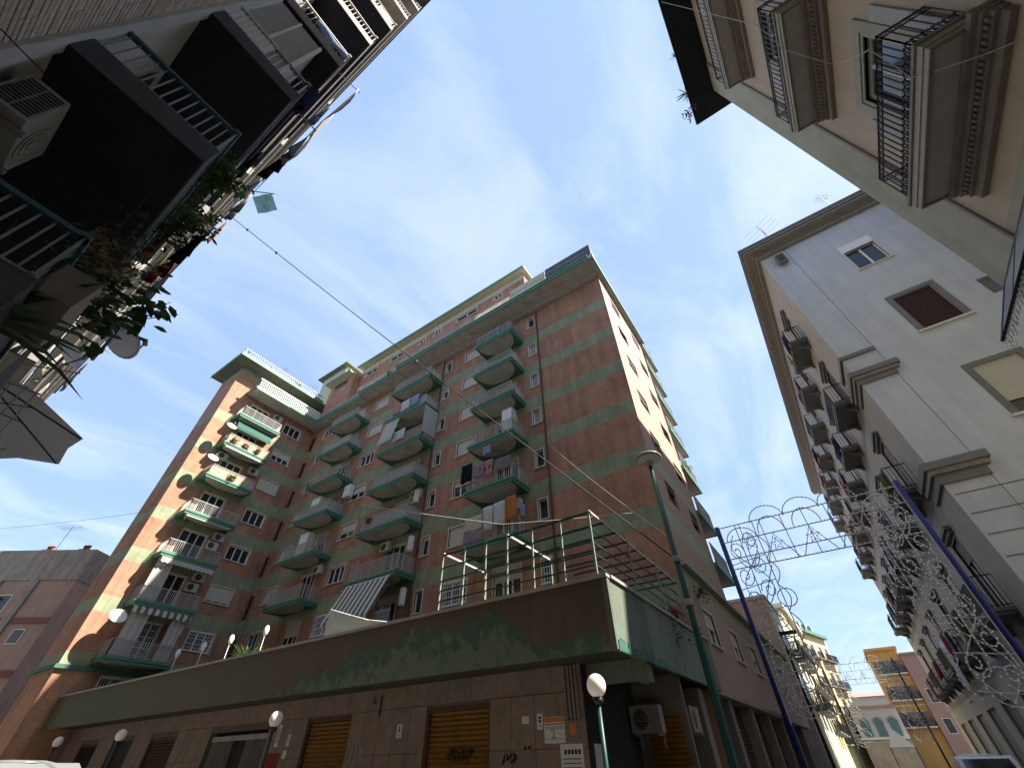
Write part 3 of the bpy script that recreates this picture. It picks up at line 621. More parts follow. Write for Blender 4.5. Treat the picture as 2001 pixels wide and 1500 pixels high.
# ================================================================== LEFT APARTMENT BLOCK (close on the left, seen from below)
lb = thing('balcony_apartment_block', 'dark apartment block close on the left with black-bottomed balconies and buff brick cladding', 'apartment block', (-12, -2.05, 0))
LY = -2.05
part('wall', MB().box(-50, -14, 0, -4.2, LY, 27), ['lwall'], lb)
part('brick_backing', MB().box(-4.2, -14, 0, 6.0, LY-0.03, 27), ['lmortar'], lb)
part('corner_strip', MB().box(-4.2, LY, 0, -3.97, LY+0.05, 27), ['lwall'], lb)
# buff clinker strips beside the balconies: the nearest 300 one by one, the rest joined
bk = []
course = 0.072
for i in range(int(24/course)):
    z = 2.9+i*course; off = 0 if i % 2 else -0.27
    x = -3.965+off
    while x < 1.2:
        x0 = max(x, -3.965); x1 = min(x+0.54, 1.2)
        if x1-x0 > 0.05: bk.append((x0, x1, z))
        x += 0.54
bk.sort(key=lambda q: abs(q[0]+3.4)+abs(q[2]-7.8)*0.9)
rr = random.Random(2); rest = MB()
for i, (x0, x1, z) in enumerate(bk):
    if i < 300:
        part('brick', cached(('lbr', round(x1-x0, 2), i % 2), lambda: MB().box(0, -0.05, 0, x1-x0-0.008, 0, course-0.016).mesh('brick', ['lbrick' if i % 2 else 'lbrick2'])), None, lb, (x0, LY-rr.random()*0.006+0.012, z))
    else: rest.box(x0, LY-0.05, z, x1-0.008, LY-rr.random()*0.006+0.011, z+course-0.016)
tag(part('bricks', rest, ['lbrick'], lb), None, None, kind='stuff')
LZ = [4.05+3*k for k in range(8)]
STK = [(-9.6, -4.1), (-19.6, -10.0), (-30.2, -20.2), (-42.0, -30.7)]
def lrail(w_, d, z0, h, mtop, mbar, solid):
    b = MB()
    for (xa, ya), (xb, yb) in (((0, -d+0.03), (w_, -d+0.03)), ((0.03, -d+0.03), (0.03, 0)), ((w_-0.03, -d+0.03), (w_-0.03, 0))):
        L = math.hypot(xb-xa, yb-ya); n = max(2, int(L/0.095))
        for k in range(n+1):
            t = k/n; x = xa+(xb-xa)*t; y = ya+(yb-ya)*t; b.box(x-0.008, y-0.008, z0, x+0.008, y+0.008, z0+h, 0)
        b.box(min(xa, xb)-0.02, min(ya, yb)-0.02, z0+0.03, max(xa, xb)+0.02, max(ya, yb)+0.02, z0+0.055, 0)
        b.box(min(xa, xb)-0.035, min(ya, yb)-0.035, z0+h, max(xa, xb)+0.035, max(ya, yb)+0.035, z0+h+0.05, 1)
    return b
for si, (xa, xb) in enumerate(STK):
    for k, z in enumerate(LZ):
        w_ = xb-xa; d = 1.4
        sm_ = 'lslab' if si == 0 and k < 6 else 'conc'  # farther slabs paler, so their colour gives the sunlit strip
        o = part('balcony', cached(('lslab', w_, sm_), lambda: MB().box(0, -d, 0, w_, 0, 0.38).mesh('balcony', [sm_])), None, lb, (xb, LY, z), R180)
        fm_ = 'lfascia' if k < 3 and si == 0 else ('gcorn' if k % 2 else 'conc')  # upper and farther fascias light grey, sunlit edges put into their colour
        part('fascia', cached(('lfas', w_, fm_), lambda: MB().box(-0.02, -d-0.02, 0.02, w_+0.02, -d, 0.40).box(-0.02, -d, 0.02, 0, 0, 0.40).box(w_, -d, 0.02, w_+0.02, 0, 0.40).mesh('fascia', [fm_])), None, o)
        mm = [('lrail', 'teal'), ('lrail', 'teal'), ('white', 'lrail'), ('rail', 'rail'), ('lampgrey', 'rail'), ('rail', 'rail'), ('lampgrey', 'rail'), ('rail', 'rail')][k]
        part('railing', cached(('lrail', w_, mm), lambda: lrail(w_, d, 0.40, 0.62, mm[1], mm[0], 0).mesh('railing', [mm[0], mm[1]])), None, o)
        for u0 in (1.2, w_-2.6):
            part('balcony_door', cached('ldoor', lambda: MB().box(0, -0.04, 0, 1.5, -0.02, 2.2).mesh('balcony_door', ['slot'])), None, lb, (xb-u0, LY, z+0.4), R180)
part('roof_edge', MB().box(-50, -14, 27, 6.0, -0.62, 27.25), ['lfascia'], lb)
# enclosed white veranda and panels at the near end of the upper balconies
o = part('veranda', MB().box(-5.6, LY, 10.55, -4.14, -1.05, 12.95), ['whiteaw'], lb)
b = MB()
for x in (-5.6, -4.9, -4.18): b.box(x, -1.05, 10.55, x+0.05, -1.02, 12.95)
for y in (-2.0, -1.55, -1.08): b.box(-4.14, y, 10.55, -4.11, y+0.04, 12.95)
part('veranda_frame', b, ['white'], o, world=False)
b = MB()
for i in range(9): b.box(-4.10, -2.0+i*0.075, 10.46, -4.075, -1.985+i*0.075, 11.06)
b.box(-4.12, -2.02, 11.06, -4.06, -1.33, 11.1); b.box(-4.105, -2.02, 10.5, -4.085, -1.33, 11.0); part('end_panel', b, ['white'], lb)

# ================================================================== CREAM PALAZZO (top right)
pz = thing('cream_palazzo', 'peach and khaki palazzo at the upper right with three wrought-iron balconies and black eave', 'building', (8, 2, 0))
PX = 5.41; PC = 9.1
ph_ = []
for zf in (9.8, 14.7, 19.75): ph_ += [(PC-6.55, PC-5.2, zf, zf+2.75)]
ph_ += [(PC-6.55, PC-5.2, 4.4, 7.3), (PC-1.9+0.0, PC-1.0, 1, 1.1)][:1]
for zf in (4.4, 9.8, 14.7, 19.75): ph_ += [(PC+2.0, PC+3.4, zf, zf+2.75), (PC+7.5, PC+8.9, zf, zf+2.75), (PC+13, PC+14.4, zf, zf+2.75)]
# local u runs towards -y from the far corner; corner strip 1.15 m wide is khaki
ph_ = [(h[0], h[1], h[2], h[3]) for h in ph_]
facade(pz, (PX, PC-1.15, 0), RM90, 24, 0, 24.27, [(h[0]-1.15, h[1]-1.15, h[2], h[3]) for h in ph_], [(8.35, 8.55)], 'palwall', 'palstrip', depth=0.25, reveal='palstrip')
part('corner_pilaster', MB().box(PX-0.04, PC-1.15, 0, PX+0.5, PC, 24.27), ['palstrip'], pz)
part('end_wall', MB().quad((PX, PC-0.002, 0), (20, PC-0.002, 0), (20, PC-0.002, 24.27), (PX, PC-0.002, 24.27)), ['palstrip'], pz)
b = MB()
for y in (PC-1.19,): b.box(PX-0.05, y-0.03, 0, PX, y+0.035, 24.27)
part('pilaster_edge', b, ['palmould'], pz)
b = MB()
for z in (5.1, 6.0, 6.9, 7.8): b.box(PX-0.004, PC-4.0, z, PX+0.02, PC-1.2, z+0.012)
for z, y in ((5.1, 7.2), (6.0, 6.5), (6.9, 7.2), (7.8, 6.5), (4.2, 6.5)): b.box(PX-0.004, y, z-0.9, PX+0.02, y+0.012, z)
part('joint_line', b, ['palmould'], pz)
for h in ph_:
    y0 = PC-h[0]
    window(pz, (PX, y0, h[2]), RM90, h[1]-h[0], h[3]-h[2], blind=0, mull=2, style='white', fm='paledge', sill=False, name='balcony_door', glass='glass')
    u0, u1 = h[0], h[1]
    def surr():
        b = MB(); ww, hh = 1.35, 2.75
        b.box(-0.30, -0.05, 0, -0.08, 0, hh+0.30); b.box(ww+0.08, -0.05, 0, ww+0.30, 0, hh+0.30); b.box(-0.30, -0.052, hh+0.08, ww+0.30, 0, hh+0.31)
        return b.mesh('door_surround', ['palstrip'])
    part('door_surround', cached('psurr', surr), None, pz, (PX, y0, h[2]), RM90)
    for dx in (0, 2.31): part('shutter_slab', cached('pshut', lambda: MB().box(-0.62, -0.055, 0.35, -0.34, -0.02, 2.45).mesh('shutter_slab', ['palslab'])), None, pz, (PX, y0-dx, h[2]), RM90)
    # moulded cornice with dentils under each balcony (over the door below)
def corn():
    b = MB(); L = 3.0
    for i, (y, z0, z1) in enumerate(((0.30, -0.10, 0.0), (0.22, -0.18, -0.10), (0.16, -0.30, -0.18), (0.10, -0.46, -0.30))): b.box(0-0.02*(4-i), -y, z0, L+0.02*(4-i), 0, z1)
    return b.mesh('door_cornice', ['palmould'])
def scroll(b, cx, cz, y, r, turns=1.2, dirn=1, th=0.011, ph=0.0):
    pts = []
    for i in range(13):
        t = i/12; a = ph+dirn*turns*2*PI*t; rr_ = r*(1-0.75*t); pts.append((cx+rr_*math.cos(a), y, cz+rr_*math.sin(a)))
    b.tube(pts, th, 4)
def iron(w_, d, z0, h):
    b = MB(); t = 0.013
    def run(p0, p1):
        L = (Vector(p1)-Vector(p0)).length; dx, dy = (p1[0]-p0[0])/L, (p1[1]-p0[1])/L; n = max(3, int(L/0.125))
        P_ = lambda s, z: (p0[0]+dx*s, p0[1]+dy*s, z)
        for k in range(n+1):
            s = L*k/n; x, y, _ = P_(s, 0); b.box(x-0.009, y-0.009, z0, x+0.009, y+0.009, z0+h)
            if k < n:
                s2 = L*(k+0.5)/n
                b.tube([P_(s2+0.035*math.cos(a), z0+h-0.11+0.055*math.sin(a)) for a in [2*PI*q/8 for q in range(8)]], 0.009, 3, closed=True)
                for sg in (-1, 1):
                    pts = [P_(s2+sg*(0.055*(1-q/6)*math.cos(q*0.9)), z0+0.10+0.03*q+0.03*math.sin(q*0.9)) for q in range(7)]
                    b.tube(pts, 0.011, 3)
                    pts = [P_(s2+sg*0.045*math.sin(q*0.7), z0+0.26+0.022*q) for q in range(5)]
                    b.tube(pts, 0.010, 3)
        for z, r_ in ((z0+0.02, 0.014), (z0+h-0.18, 0.011), (z0+h-0.03, 0.018), (z0+0.30, 0.008)):
            b.tube([P_(0, z), P_(L, z)], r_, 4)
    run((0.04, -d+0.04), (w_-0.04, -d+0.04)); run((0.04, -d+0.04), (0.04, 0)); run((w_-0.04, -d+0.04), (w_-0.04, 0))
    return b.mesh('iron_railing', ['raildark'])
for zb in (9.45, 14.34, 19.42):
    w_, d = 2.95, 0.72
    def sl_():
        b = MB(); b.box(0.06, -d+0.06, 0, w_-0.06, 0, 0.06); return b.mesh('balcony', ['palslab'])
    o = part('balcony', cached('pslab', sl_), None, pz, (PX, 7.43, zb), RM90)
    part('edge_moulding', cached('pedge', lambda: MB().box(0.0, -d, 0.0, w_, -d+0.06, 0.10).box(0, -d+0.06, 0, 0.06, 0, 0.10).box(w_-0.06, -d+0.06, 0, w_, 0, 0.10).box(-0.02, -d-0.02, 0.10, w_+0.02, 0, 0.24).mesh('edge_moulding', ['paledge'])), None, o)
    part('drip_edge', cached('pdrip', lambda: MB().box(0.0, -d, -0.03, w_, -d+0.05, 0.0).box(0, -d+0.05, -0.03, 0.05, 0, 0.0).box(w_-0.05, -d+0.05, -0.03, w_, 0, 0.0).box(-0.05, -d-0.05, 0.24, w_+0.05, 0, 0.31).mesh('drip_edge', ['palmould'])), None, o)
    part('iron_railing', cached('piron', lambda: iron(w_, d, 0.31, 1.08)), None, o)
    c_ = part('door_cornice', cached('pcorn', corn), None, pz, (PX, 7.36, zb-0.005), RM90)
    for i in range(30): part('dentil', cached('pdent', lambda: MB().box(0, -0.205, -0.27, 0.05, -0.16, -0.19).mesh('dentil', ['palmould'])), None, c_, (0.02+i*0.1, 0, 0))
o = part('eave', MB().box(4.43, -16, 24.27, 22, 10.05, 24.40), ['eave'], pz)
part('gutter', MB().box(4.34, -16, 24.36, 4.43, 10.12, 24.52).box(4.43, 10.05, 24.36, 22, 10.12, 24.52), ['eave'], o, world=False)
b = MB(); b.quad((PX, -15, 0), (20, -15, 0), (20, -15, 24.2), (PX, -15, 24.2)); part('end_wall', b, ['palstrip'], pz)
# glass canopy with iron lace on the corner of the palazzo
gc = thing('glass_canopy', 'black iron framed glass canopy with lace edge on the palazzo corner', 'canopy', (5.0, 7.5, 7.2))
b = MB(); A = (5.38, 4.6, 8.25); B = (5.38, 9.05, 8.25); Cc = (4.62, 9.05, 7.12); Dd = (4.62, 4.6, 7.12)
for p, q in ((A, B), (B, Cc), (Cc, Dd), (Dd, A)): b.tube([p, q], 0.03, 5)
for t in (0.25, 0.5, 0.75): b.tube([tuple(A[i]+(B[i]-A[i])*t for i in range(3)), tuple(Dd[i]+(Cc[i]-Dd[i])*t for i in range(3))], 0.022, 5)
part('frame', b, ['raildark'], gc)
for t in range(4):
    f = lambda s, p, q: Vector(p)+(Vector(q)-Vector(p))*s
    pa, pb = f(t/4+0.008, A, B), f((t+1)/4-0.008, A, B); pd, pc_ = f(t/4+0.008, Dd, Cc), f((t+1)/4-0.008, Dd, Cc)
    nrm = (pb-pa).cross(pd-pa).normalized()*0.008; part('pane', MB().prism([pa, pb, pc_, pd], nrm), ['glass2'], gc)
b = MB()
for i in range(34):
    y = 4.6+i*0.131; b.tube([(4.62, y+0.065+0.05*math.cos(a), 7.02+0.06*math.sin(a)) for a in [2*PI*q/8 for q in range(8)]], 0.012, 3, closed=True)
for i in range(6):
    x = 4.62+i*0.131; b.tube([(x+0.065+0.05*math.cos(a), 9.06, 7.02+i*0.19+0.06*math.sin(a)) for a in [2*PI*q/8 for q in range(8)]], 0.012, 3, closed=True)
part('lace_edge', b, ['white'], gc)

# ================================================================== GREY PALAZZO (right, along the side street)
gp = thing('grey_palazzo', 'long pale grey palazzo on the right with rows of iron balconies along the street', 'building', (10, 36, 0))
GX, GYY, GE = 5.3, 19.4, 55.0
gw_ = [(8.5-5.3, 9.8-5.3, 19.9, 21.95), (8.45-5.3, 9.85-5.3, 15.15, 17.35), (8.52-5.3, 9.9-5.3, 10.5, 12.75), (11.05-5.3, 11.5-5.3, 15.65, 16.65)]
facade(gp, (GX, GYY, 0), 0, 10.7, 0, 24.2, gw_, [], 'gwall', 'gwall', depth=0.22, reveal='gwall', wname='gable_wall', lined=gw_[3:])
o = window(gp, (8.5, GYY, 19.9), 0, 1.3, 2.05, blind=0.3, mull=2, fm='frame', bl='gcorn')
part('blind_box', MB().box(8.45, GYY-0.03, 21.45, 9.85, GYY-0.002, 22.0), ['white'], gp)
def surround(x0, x1, z0, z1, t=0.2):
    b = MB(); b.box(x0-t, GYY-0.05, z0, x0, GYY, z1+t); b.box(x1, GYY-0.05, z0, x1+t, GYY, z1+t); b.box(x0, GYY-0.05, z1, x1, GYY, z1+t); part('window_surround', b, ['gtrim'], gp)
    part('window_sill', MB().box(x0-t-0.05, GYY-0.10, z0-0.10, x1+t+0.05, GYY, z0), ['frame'], gp)
surround(8.45, 9.85, 15.15, 17.35); surround(8.52, 9.9, 10.5, 12.75)
window(gp, (8.45, GYY, 15.15), 0, 1.4, 2.2, blind=1.0, mull=2, style='brownshut', bl='brownshut', surround=False, sill=False)
window(gp, (8.52, GYY, 10.5), 0, 1.38, 2.25, blind=0.75, mull=2, surround=False, sill=False, bl='blind')
part('vent_recess', MB().box(11.05, GYY+0.15, 15.65, 11.5, GYY+0.18, 16.65), ['gtrim'], gp)
# mouldings that wrap the corner pilaster
def wrap(z0, z1, p, x1, mt='gtrim'):
    part('corner_moulding', MB().box(GX-p, GYY-p, z0, x1, GYY, z1).box(GX-p, GYY, z0, GX, GYY+2.0, z1), [mt], gp)
wrap(15.05, 15.22, 0.10, 6.6); wrap(13.95, 14.18, 0.24, 6.9); wrap(13.80, 13.95, 0.16, 6.8, 'palmould'); wrap(13.55, 13.80, 0.08, 6.65)
wrap(9.25, 9.52, 0.26, 6.9); wrap(9.05, 9.25, 0.18, 6.8, 'palmould'); wrap(8.72, 9.05, 0.09, 6.65)
for i in range(14): part('dentil', cached('gdent', lambda: MB().box(0, -0.21, 0, 0.06, -0.18, 0.14).mesh('dentil', ['palmould'])), None, gp, (5.2+i*0.11, GYY, 9.06))
part('pilaster_line', MB().box(6.59, GYY-0.012, 0, 6.605, GYY, 24.1), ['gcorn'], gp)
for zz in (8.3, 7.6, 6.9, 6.2, 5.5, 4.8, 4.1, 3.4, 2.7): part('rustic_joint', cached('rj', lambda: MB().box(0, -0.012, 0, 9.0, 0, 0.035).mesh('rustic_joint', ['gtrim'])), None, gp, (5.4, GYY, zz))
# street facade, local u runs from far end (y=GE) towards the corner
FZ = [5.3, 9.75, 14.4, 18.9]
COLS = [21.6+4.75*i for i in range(7)]
hh_ = []
for zf in FZ:
    for y in COLS: hh_.append((GE-(y+1.85), GE-(y+0.65), zf, zf+2.5))
for y in COLS: hh_.append((GE-(y+2.6), GE-(y-0.1), 0.13, 3.6))
facade(gp, (GX, GE, 0), RM90, GE-GYY, 0, 24.2, hh_, [(8.9, 9.3), (13.6, 14.0), (4.4, 4.75)], 'gfac', 'gcorn', depth=0.25, reveal='gcorn', wname='street_wall', bname='string_course', lined=hh_[28:])
rg = random.Random(8)
for h in hh_:
    y0 = GE-h[0]
    if h[2] < 1: 
        part('shop_shutter', cached('gshop', lambda: MB().box(0, 0.12, 0, 2.5, 0.15, 3.47).mesh('shop_shutter', ['gtrim'])), None, gp, (GX, y0, h[2]), RM90); continue
    window(gp, (GX, y0, h[2]), RM90, h[1]-h[0], h[3]-h[2], blind=rg.choice([0, 0.3, 0.8, 1.0]), mull=2, sill=False, name='balcony_door', fm='gcorn', bl=rg.choice(['blind', 'gcorn', 'slot']))
    part('door_cornice', cached('gdc', lambda: MB().box(-0.35, -0.22, 2.75, 1.55, 0, 2.87).box(-0.28, -0.14, 2.62, 1.48, 0, 2.75).mesh('door_cornice', ['gtrim'])), None, gp, (GX, y0, h[2]), RM90)
def girail(w_, d, z0, h):
    b = railing_mb(w_, d, z0, h, sp=0.13, rb=0.01, toprail=0.02)
    n = int(w_/0.26)
    for i in range(n):
        cx = (i+0.5)*w_/n; b.tube([(cx+0.08*math.cos(a), -d+0.04, z0+0.2+0.08*math.sin(a)) for a in [2*PI*q/7 for q in range(7)]], 0.012, 3, closed=True)
    return b.mesh('iron_railing', ['raildark'])
for fi, zf in enumerate(FZ):
    for y in COLS:
        w_, d = 2.6, 0.85 if fi else 0.7
        o = part('balcony', cached(('gsl', d), lambda: MB().box(0, -d, 0, w_, 0, 0.12).mesh('balcony', ['gsof'])), None, gp, (GX, y+2.55, zf-0.2), RM90)
        part('edge_moulding', cached(('ged', d), lambda: MB().box(-0.05, -d-0.05, 0.10, w_+0.05, 0, 0.2).box(-0.02, -d-0.02, -0.02, w_+0.02, -d, 0.1).mesh('edge_moulding', ['gtrim'])), None, o)
        part('iron_railing', cached(('gir', d), lambda: girail(w_, d, 0.2, 1.0)), None, o)
        for u in (0.25, w_-0.5): part('bracket', cached(('gbr', d), lambda: MB().prism([(0, 0, -0.34), (0, -0.12, -0.30), (0, -0.22, -0.16), (0, -d*0.55, -0.07), (0, -d*0.6, -0.003), (0, 0, -0.003)], (0.13, 0, 0)).mesh('bracket', ['gtrim'])), None, o, (u, 0, 0))
# cornice
o = part('cornice', MB().box(GX-0.72, GYY-0.72, 24.2, 16.2, GE+0.5, 24.34), ['gcorn'], gp)
part('cornice_bed', MB().box(GX-0.22, GYY-0.22, 23.86, 16, GYY, 24.06).box(GX-0.22, GYY, 23.86, GX, GE, 24.06).box(GX-0.34, GYY-0.34, 24.06, 16, GYY, 24.2).box(GX-0.34, GYY, 24.06, GX, GE, 24.2), ['gcorn'], o, world=False)
part('cornice_lip', MB().box(GX-0.80, GYY-0.80, 24.34, 16.2, GYY-0.72, 24.54).box(GX-0.80, GYY-0.72, 24.34, GX-0.72, GE+0.5, 24.54).box(GX-0.85, GYY-0.85, 24.54, 16.2, GYY-0.6, 24.66).box(GX-0.85, GYY-0.6, 24.54, GX-0.6, GE+0.5, 24.66), ['gtrim'], o, world=False)
part('roof', MB().box(GX-0.6, GYY-0.6, 24.34, 16.2, GE+0.5, 24.5), ['conc'], gp)
b = MB(); b.quad((GX, GE, 0), (16, GE, 0), (16, GE, 24.2), (GX, GE, 24.2)); part('end_wall', b, ['gfac'], gp)
b = MB(); b.box(12, 16.5, 0, 30, 19.38, 27.5); part('unseen_sun_block', b, ['gwall'], gp)  # unseen block added to keep the sun off most of the canopy side
part('attic', MB().box(6.5, 22, 24.5, 15, 52, 25.6), ['gfac'], gp)

# ================================================================== FAR BUILDINGS
def far_windows(root, loc, rz, us, zs, w_, h, mt='glass', shut=None, bal=True, mbal='gsof'):
    for u in us:
        for z in zs:
            p = l2w(loc, rz, (u, 0, z)); o = part('window', cached(('fw', w_, h, mt), lambda: MB().box(-0.08, -0.04, -0.08, w_+0.08, 0.0, h+0.08, 0).mesh('window', ['frame'])), None, root, p, rz)
            part('pane', cached(('fp', w_, h, mt), lambda: MB().box(0, -0.055, 0, w_, -0.045, h).mesh('pane', [mt])), None, o)
            if shut:
                part('shutter', cached(('fs', w_, h, shut), lambda: MB().box(-w_*0.5, -0.09, 0, -0.03, -0.045, h).mesh('shutter', [shut])), None, o); part('shutter', cached(('fs2', w_, h, shut), lambda: MB().box(w_+0.03, -0.09, 0, w_*1.5, -0.045, h).mesh('shutter', [shut])), None, o)
            if bal:
                part('balcony', cached(('fb', w_), lambda: MB().box(-0.6, -0.9, -0.2, w_+0.6, 0, -0.05).mesh('balcony', [mbal])), None, root, p, rz)
                part('railing', cached(('fr', w_), lambda: railing_mb(w_+1.2, 0.9, -0.05, 0.95, sp=0.16, rb=0.016).mesh('railing', ['raildark'])), None, root, l2w(p, rz, (-0.6, 0, 0)), rz)
n1_ = thing('brown_side_building', 'low building with bare brown side wall beyond the brick block on the side street', 'building', (-10, 50, 0))
part('wall', MB().box(-16, 45, 0, -3.8, 62, 12.3), ['brownwall'], n1_); part('parapet', MB().box(-16.1, 44.9, 12.3, -3.65, 62, 12.55), ['conc'], n1_)
part('street_render', MB().box(-3.8, 45.02, 0, -3.74, 62, 12.28), ['cream'], n1_)
far_windows(n1_, (-3.74, 45, 0), R90, [2, 6, 10, 14], [5, 8.6], 1.2, 2.0)
n2 = thing('yellow_apartment_house', 'sunlit yellow apartment house with green cornice and laundry balconies down the street', 'building', (-4, 97, 0))
ang = math.atan2(11, 2.9); L2 = (-5.7, 91.0, 0)
def rbox(root, name, loc, rz, x0, y0, z0, x1, y1, z1, mt): return part(name, MB().box(x0, y0, z0, x1, y1, z1), [mt], root, loc, rz)
rbox(n2, 'wall', L2, ang, -14, 0, 0, 15, 12, 18.2, 'yellow'); rbox(n2, 'cornice', L2, ang, -14, -0.7, 18.2, 15, 12, 18.7, 'trim')
for i in range(10): rbox(n2, 'roof_post', L2, ang, -12+i*2.6, 0.2, 18.7, -11.4+i*2.6, 0.8, 20.1, 'conc')
far_windows(n2, L2, ang, [-11, -7.5, -4, -0.5, 3, 6.5, 10, 12.8], [3.6, 7.2, 10.8, 14.6], 1.3, 2.1)
n2b = thing('cream_corner_house', 'narrow sunlit cream house between the brown wall and the yellow house', 'building', (-4.5, 68, 0))
part('wall', MB().box(-15, 62.3, 0, -4.1, 80, 15.2), ['yellow'], n2b); part('cornice', MB().box(-15, 62.2, 15.2, -3.6, 80, 15.6), ['frame'], n2b)
far_windows(n2b, (-4.1, 62.3, 0), R90, [1.5, 5.5, 9.5, 13.5], [4, 7.6, 11.4], 1.2, 2.0)
og = thing('orange_house', 'bright orange four-storey house closing the far end of the street', 'house', (5, 100, 0))
part('wall', MB().box(3.3, 100, 0, 7.4, 112, 15.0), ['orange'], og); part('cornice', MB().box(3.1, 99.6, 15.0, 7.6, 112, 15.4), ['orange'], og)
far_windows(og, (3.3, 100, 0), 0, [0.7, 2.5], [5.4, 8.6, 11.9], 0.9, 1.7, shut='gtrim', bal=True, mbal='frame')
for z in (7.9, 11.3): part('string_course', MB().box(3.25, 99.9, z-0.1, 7.42, 100, z+0.08), ['frame'], og)
pk = thing('pink_house', 'plain pink house beside the orange house at the end of the street', 'house', (10, 98, 0))
part('wall', MB().box(7.45, 99, 0, 14, 112, 14.0), ['pink'], pk); part('cornice', MB().box(7.4, 98.7, 14.0, 14, 112, 14.3), ['pink'], pk); far_windows(pk, (7.45, 99, 0), 0, [0.8, 3.2], [4.5, 8.0], 0.9, 1.6, bal=False)
wh = thing('white_arched_building', 'low white building with round-arched turquoise windows in the far distance', 'building', (0.5, 96, 0))
part('wall', MB().box(-2.6, 96, 0, 3.28, 108, 7.6), ['whiteaw'], wh); part('cornice', MB().box(-2.8, 95.7, 7.6, 3.28, 108, 7.9), ['pink'], wh); part('ledge', MB().box(-2.8, 95.6, 4.0, 3.28, 96, 4.25), ['frame'], wh)
for x in (-1.45, 0.35, 2.15):
    pts = [(x-0.55, 95.94, 4.35), (x+0.55, 95.94, 4.35)]+[(x+0.55*math.cos(PI*i/8), 95.94, 5.85+0.55*math.sin(PI*i/8)) for i in range(9)]
    o = part('arched_window', MB().prism(pts, (0, 0.04, 0)), ['turq'], wh)
    b = MB(); b.tube([(x+0.63*math.cos(PI*i/10), 95.93, 5.85+0.63*math.sin(PI*i/10)) for i in range(11)], 0.10, 5); part('arch_trim', b, ['palmould'], o, world=False)
part('lower_wall', MB().box(-2.6, 95.5, 0, 3.28, 95.98, 3.9), ['brownwall'], wh)
tp = thing('roof_ridge_house', 'row of distant pink and grey roofs behind the white arched building', 'house', (0, 125, 0))
part('wall', MB().box(-9, 125, 0, 9, 130, 11.2), ['whiteaw'], tp); part('roof', MB().prism([(-9, 124.5, 11.2), (-9, 130, 11.2), (-9, 128, 12.2)], (18, 0, 0)), ['pink'], tp)
tn = thing('market_tent', 'grey peaked tent roof at the end of the street in front of the white building', 'tent', (1.6, 84, 0))
b = MB(); b.add([(0.3, 83, 2.9), (2.9, 83, 2.9), (2.9, 86.5, 2.9), (0.3, 86.5, 2.9), (1.2, 84.5, 5.0)], [(0, 1, 4), (1, 2, 4), (2, 3, 4), (3, 0, 4)]); part('roof_cloth', b, ['tarp'], tn)
for x, y in ((0.3, 83), (2.9, 83), (2.9, 86.5), (0.3, 86.5)): part('pole', MB().tube([(x, y, 0), (x, y, 2.9)], 0.05, 5), ['raildark'], tn)
rz_h = rad(34)
rh = thing('rose_house', 'weathered rose-brown house behind the left end of the brick block', 'house', (-50, 8, 0))
LR = (-46.6, 8.5, 0)
rbox(rh, 'wall', LR, rz_h, -34, 0, 0, 0, 14, 14.6, 'rose'); rbox(rh, 'attic_band', LR, rz_h, -34, -0.08, 12.6, 0.06, 14, 14.9, 'conc2'); rbox(rh, 'corner_pilaster', LR, rz_h, -3.4, -0.15, 0, -2.8, 0, 12.6, 'conc2')
rbox(rh, 'corner_pilaster', LR, rz_h, -6.1, -0.15, 0, -5.6, 0, 12.6, 'conc2')
for z in (3.2, 6.4, 9.6): rbox(rh, 'string_course', LR, rz_h, -34, -0.06, z, 0, 0, z+0.4, 'rust_paint')
far_windows(rh, LR, rz_h, [-4.9], [4.2, 7.4, 10.3], 0.8, 1.2, bal=False)
far_windows(rh, LR, rz_h, [-7.9, -12], [3.9, 7.1, 10.2], 1.2, 2.0)
far_windows(rh, LR, rz_h, [-2.0], [8.4], 0.7, 0.8, bal=False)

# ================================================================== STREET FURNITURE
def globe_lamp(label, x, y):
    t = thing('globe_lamp', label, 'lamp', (x, y, 0.13), group='globe lamps along the shop pavement')
    part('post', cached('gl_post', lambda: MB().lathe([(0.11, 0), (0.11, 0.5), (0.06, 0.6), (0.045, 0.9), (0.04, 2.30)], n=10).mesh('post', ['greenpole'], True)), None, t, world=False)
    part('collar', cached('gl_col', lambda: MB().lathe([(0.04, 2.28), (0.09, 2.32), (0.10, 2.37), (0.06, 2.40)], n=12).mesh('collar', ['raildark'], True)), None, t, world=False)
    part('globe', cached('gl_globe', lambda: MB().lathe([(0.175*math.sin(PI*i/12)+0.001, 2.565-0.185*math.cos(PI*i/12)) for i in range(13)], n=20).mesh('globe', ['globe'], True)), None, t, world=False)
globe_lamp('white globe lamp nearest the camera, in front of the corner posters', -4.0, 8.6)
globe_lamp('white globe lamp between the barred gate and the left yellow shutter', -14.1, 8.6)
globe_lamp('white globe lamp second from the left end of the shop row', -24.3, 8.6)
globe_lamp('smallest white globe lamp at the far left end of the shop row', -30.9, 8.6)
t = thing('street_lamp', 'tall dark green street lamp with a flat round head before the block corner', 'street lamp', (-2.5, 11, 0))
part('pole', MB().lathe([(0.15, 0), (0.15, 1.1), (0.10, 1.2), (0.085, 3.6), (0.075, 3.65), (0.055, 8.15)], (-2.5, 11, 0), 12), ['greenpole'], t, smooth=True)
part('clamp', MB().lathe([(0.10, 4.3), (0.11, 4.34), (0.11, 4.4), (0.10, 4.44)], (-2.5, 11, 0), 12).lathe([(0.10, 5.3), (0.11, 5.34), (0.11, 5.4), (0.10, 5.44)], (-2.5, 11, 0), 12), ['lampgrey'], t)
part('lamp_head', MB().lathe([(0.06, 8.05), (0.10, 8.12), (0.14, 8.20), (0.36, 8.29), (0.39, 8.33), (0.35, 8.38), (0.2, 8.44), (0.02, 8.46)], (-2.5, 11, 0), 24), ['lampgrey'], t, smooth=True)
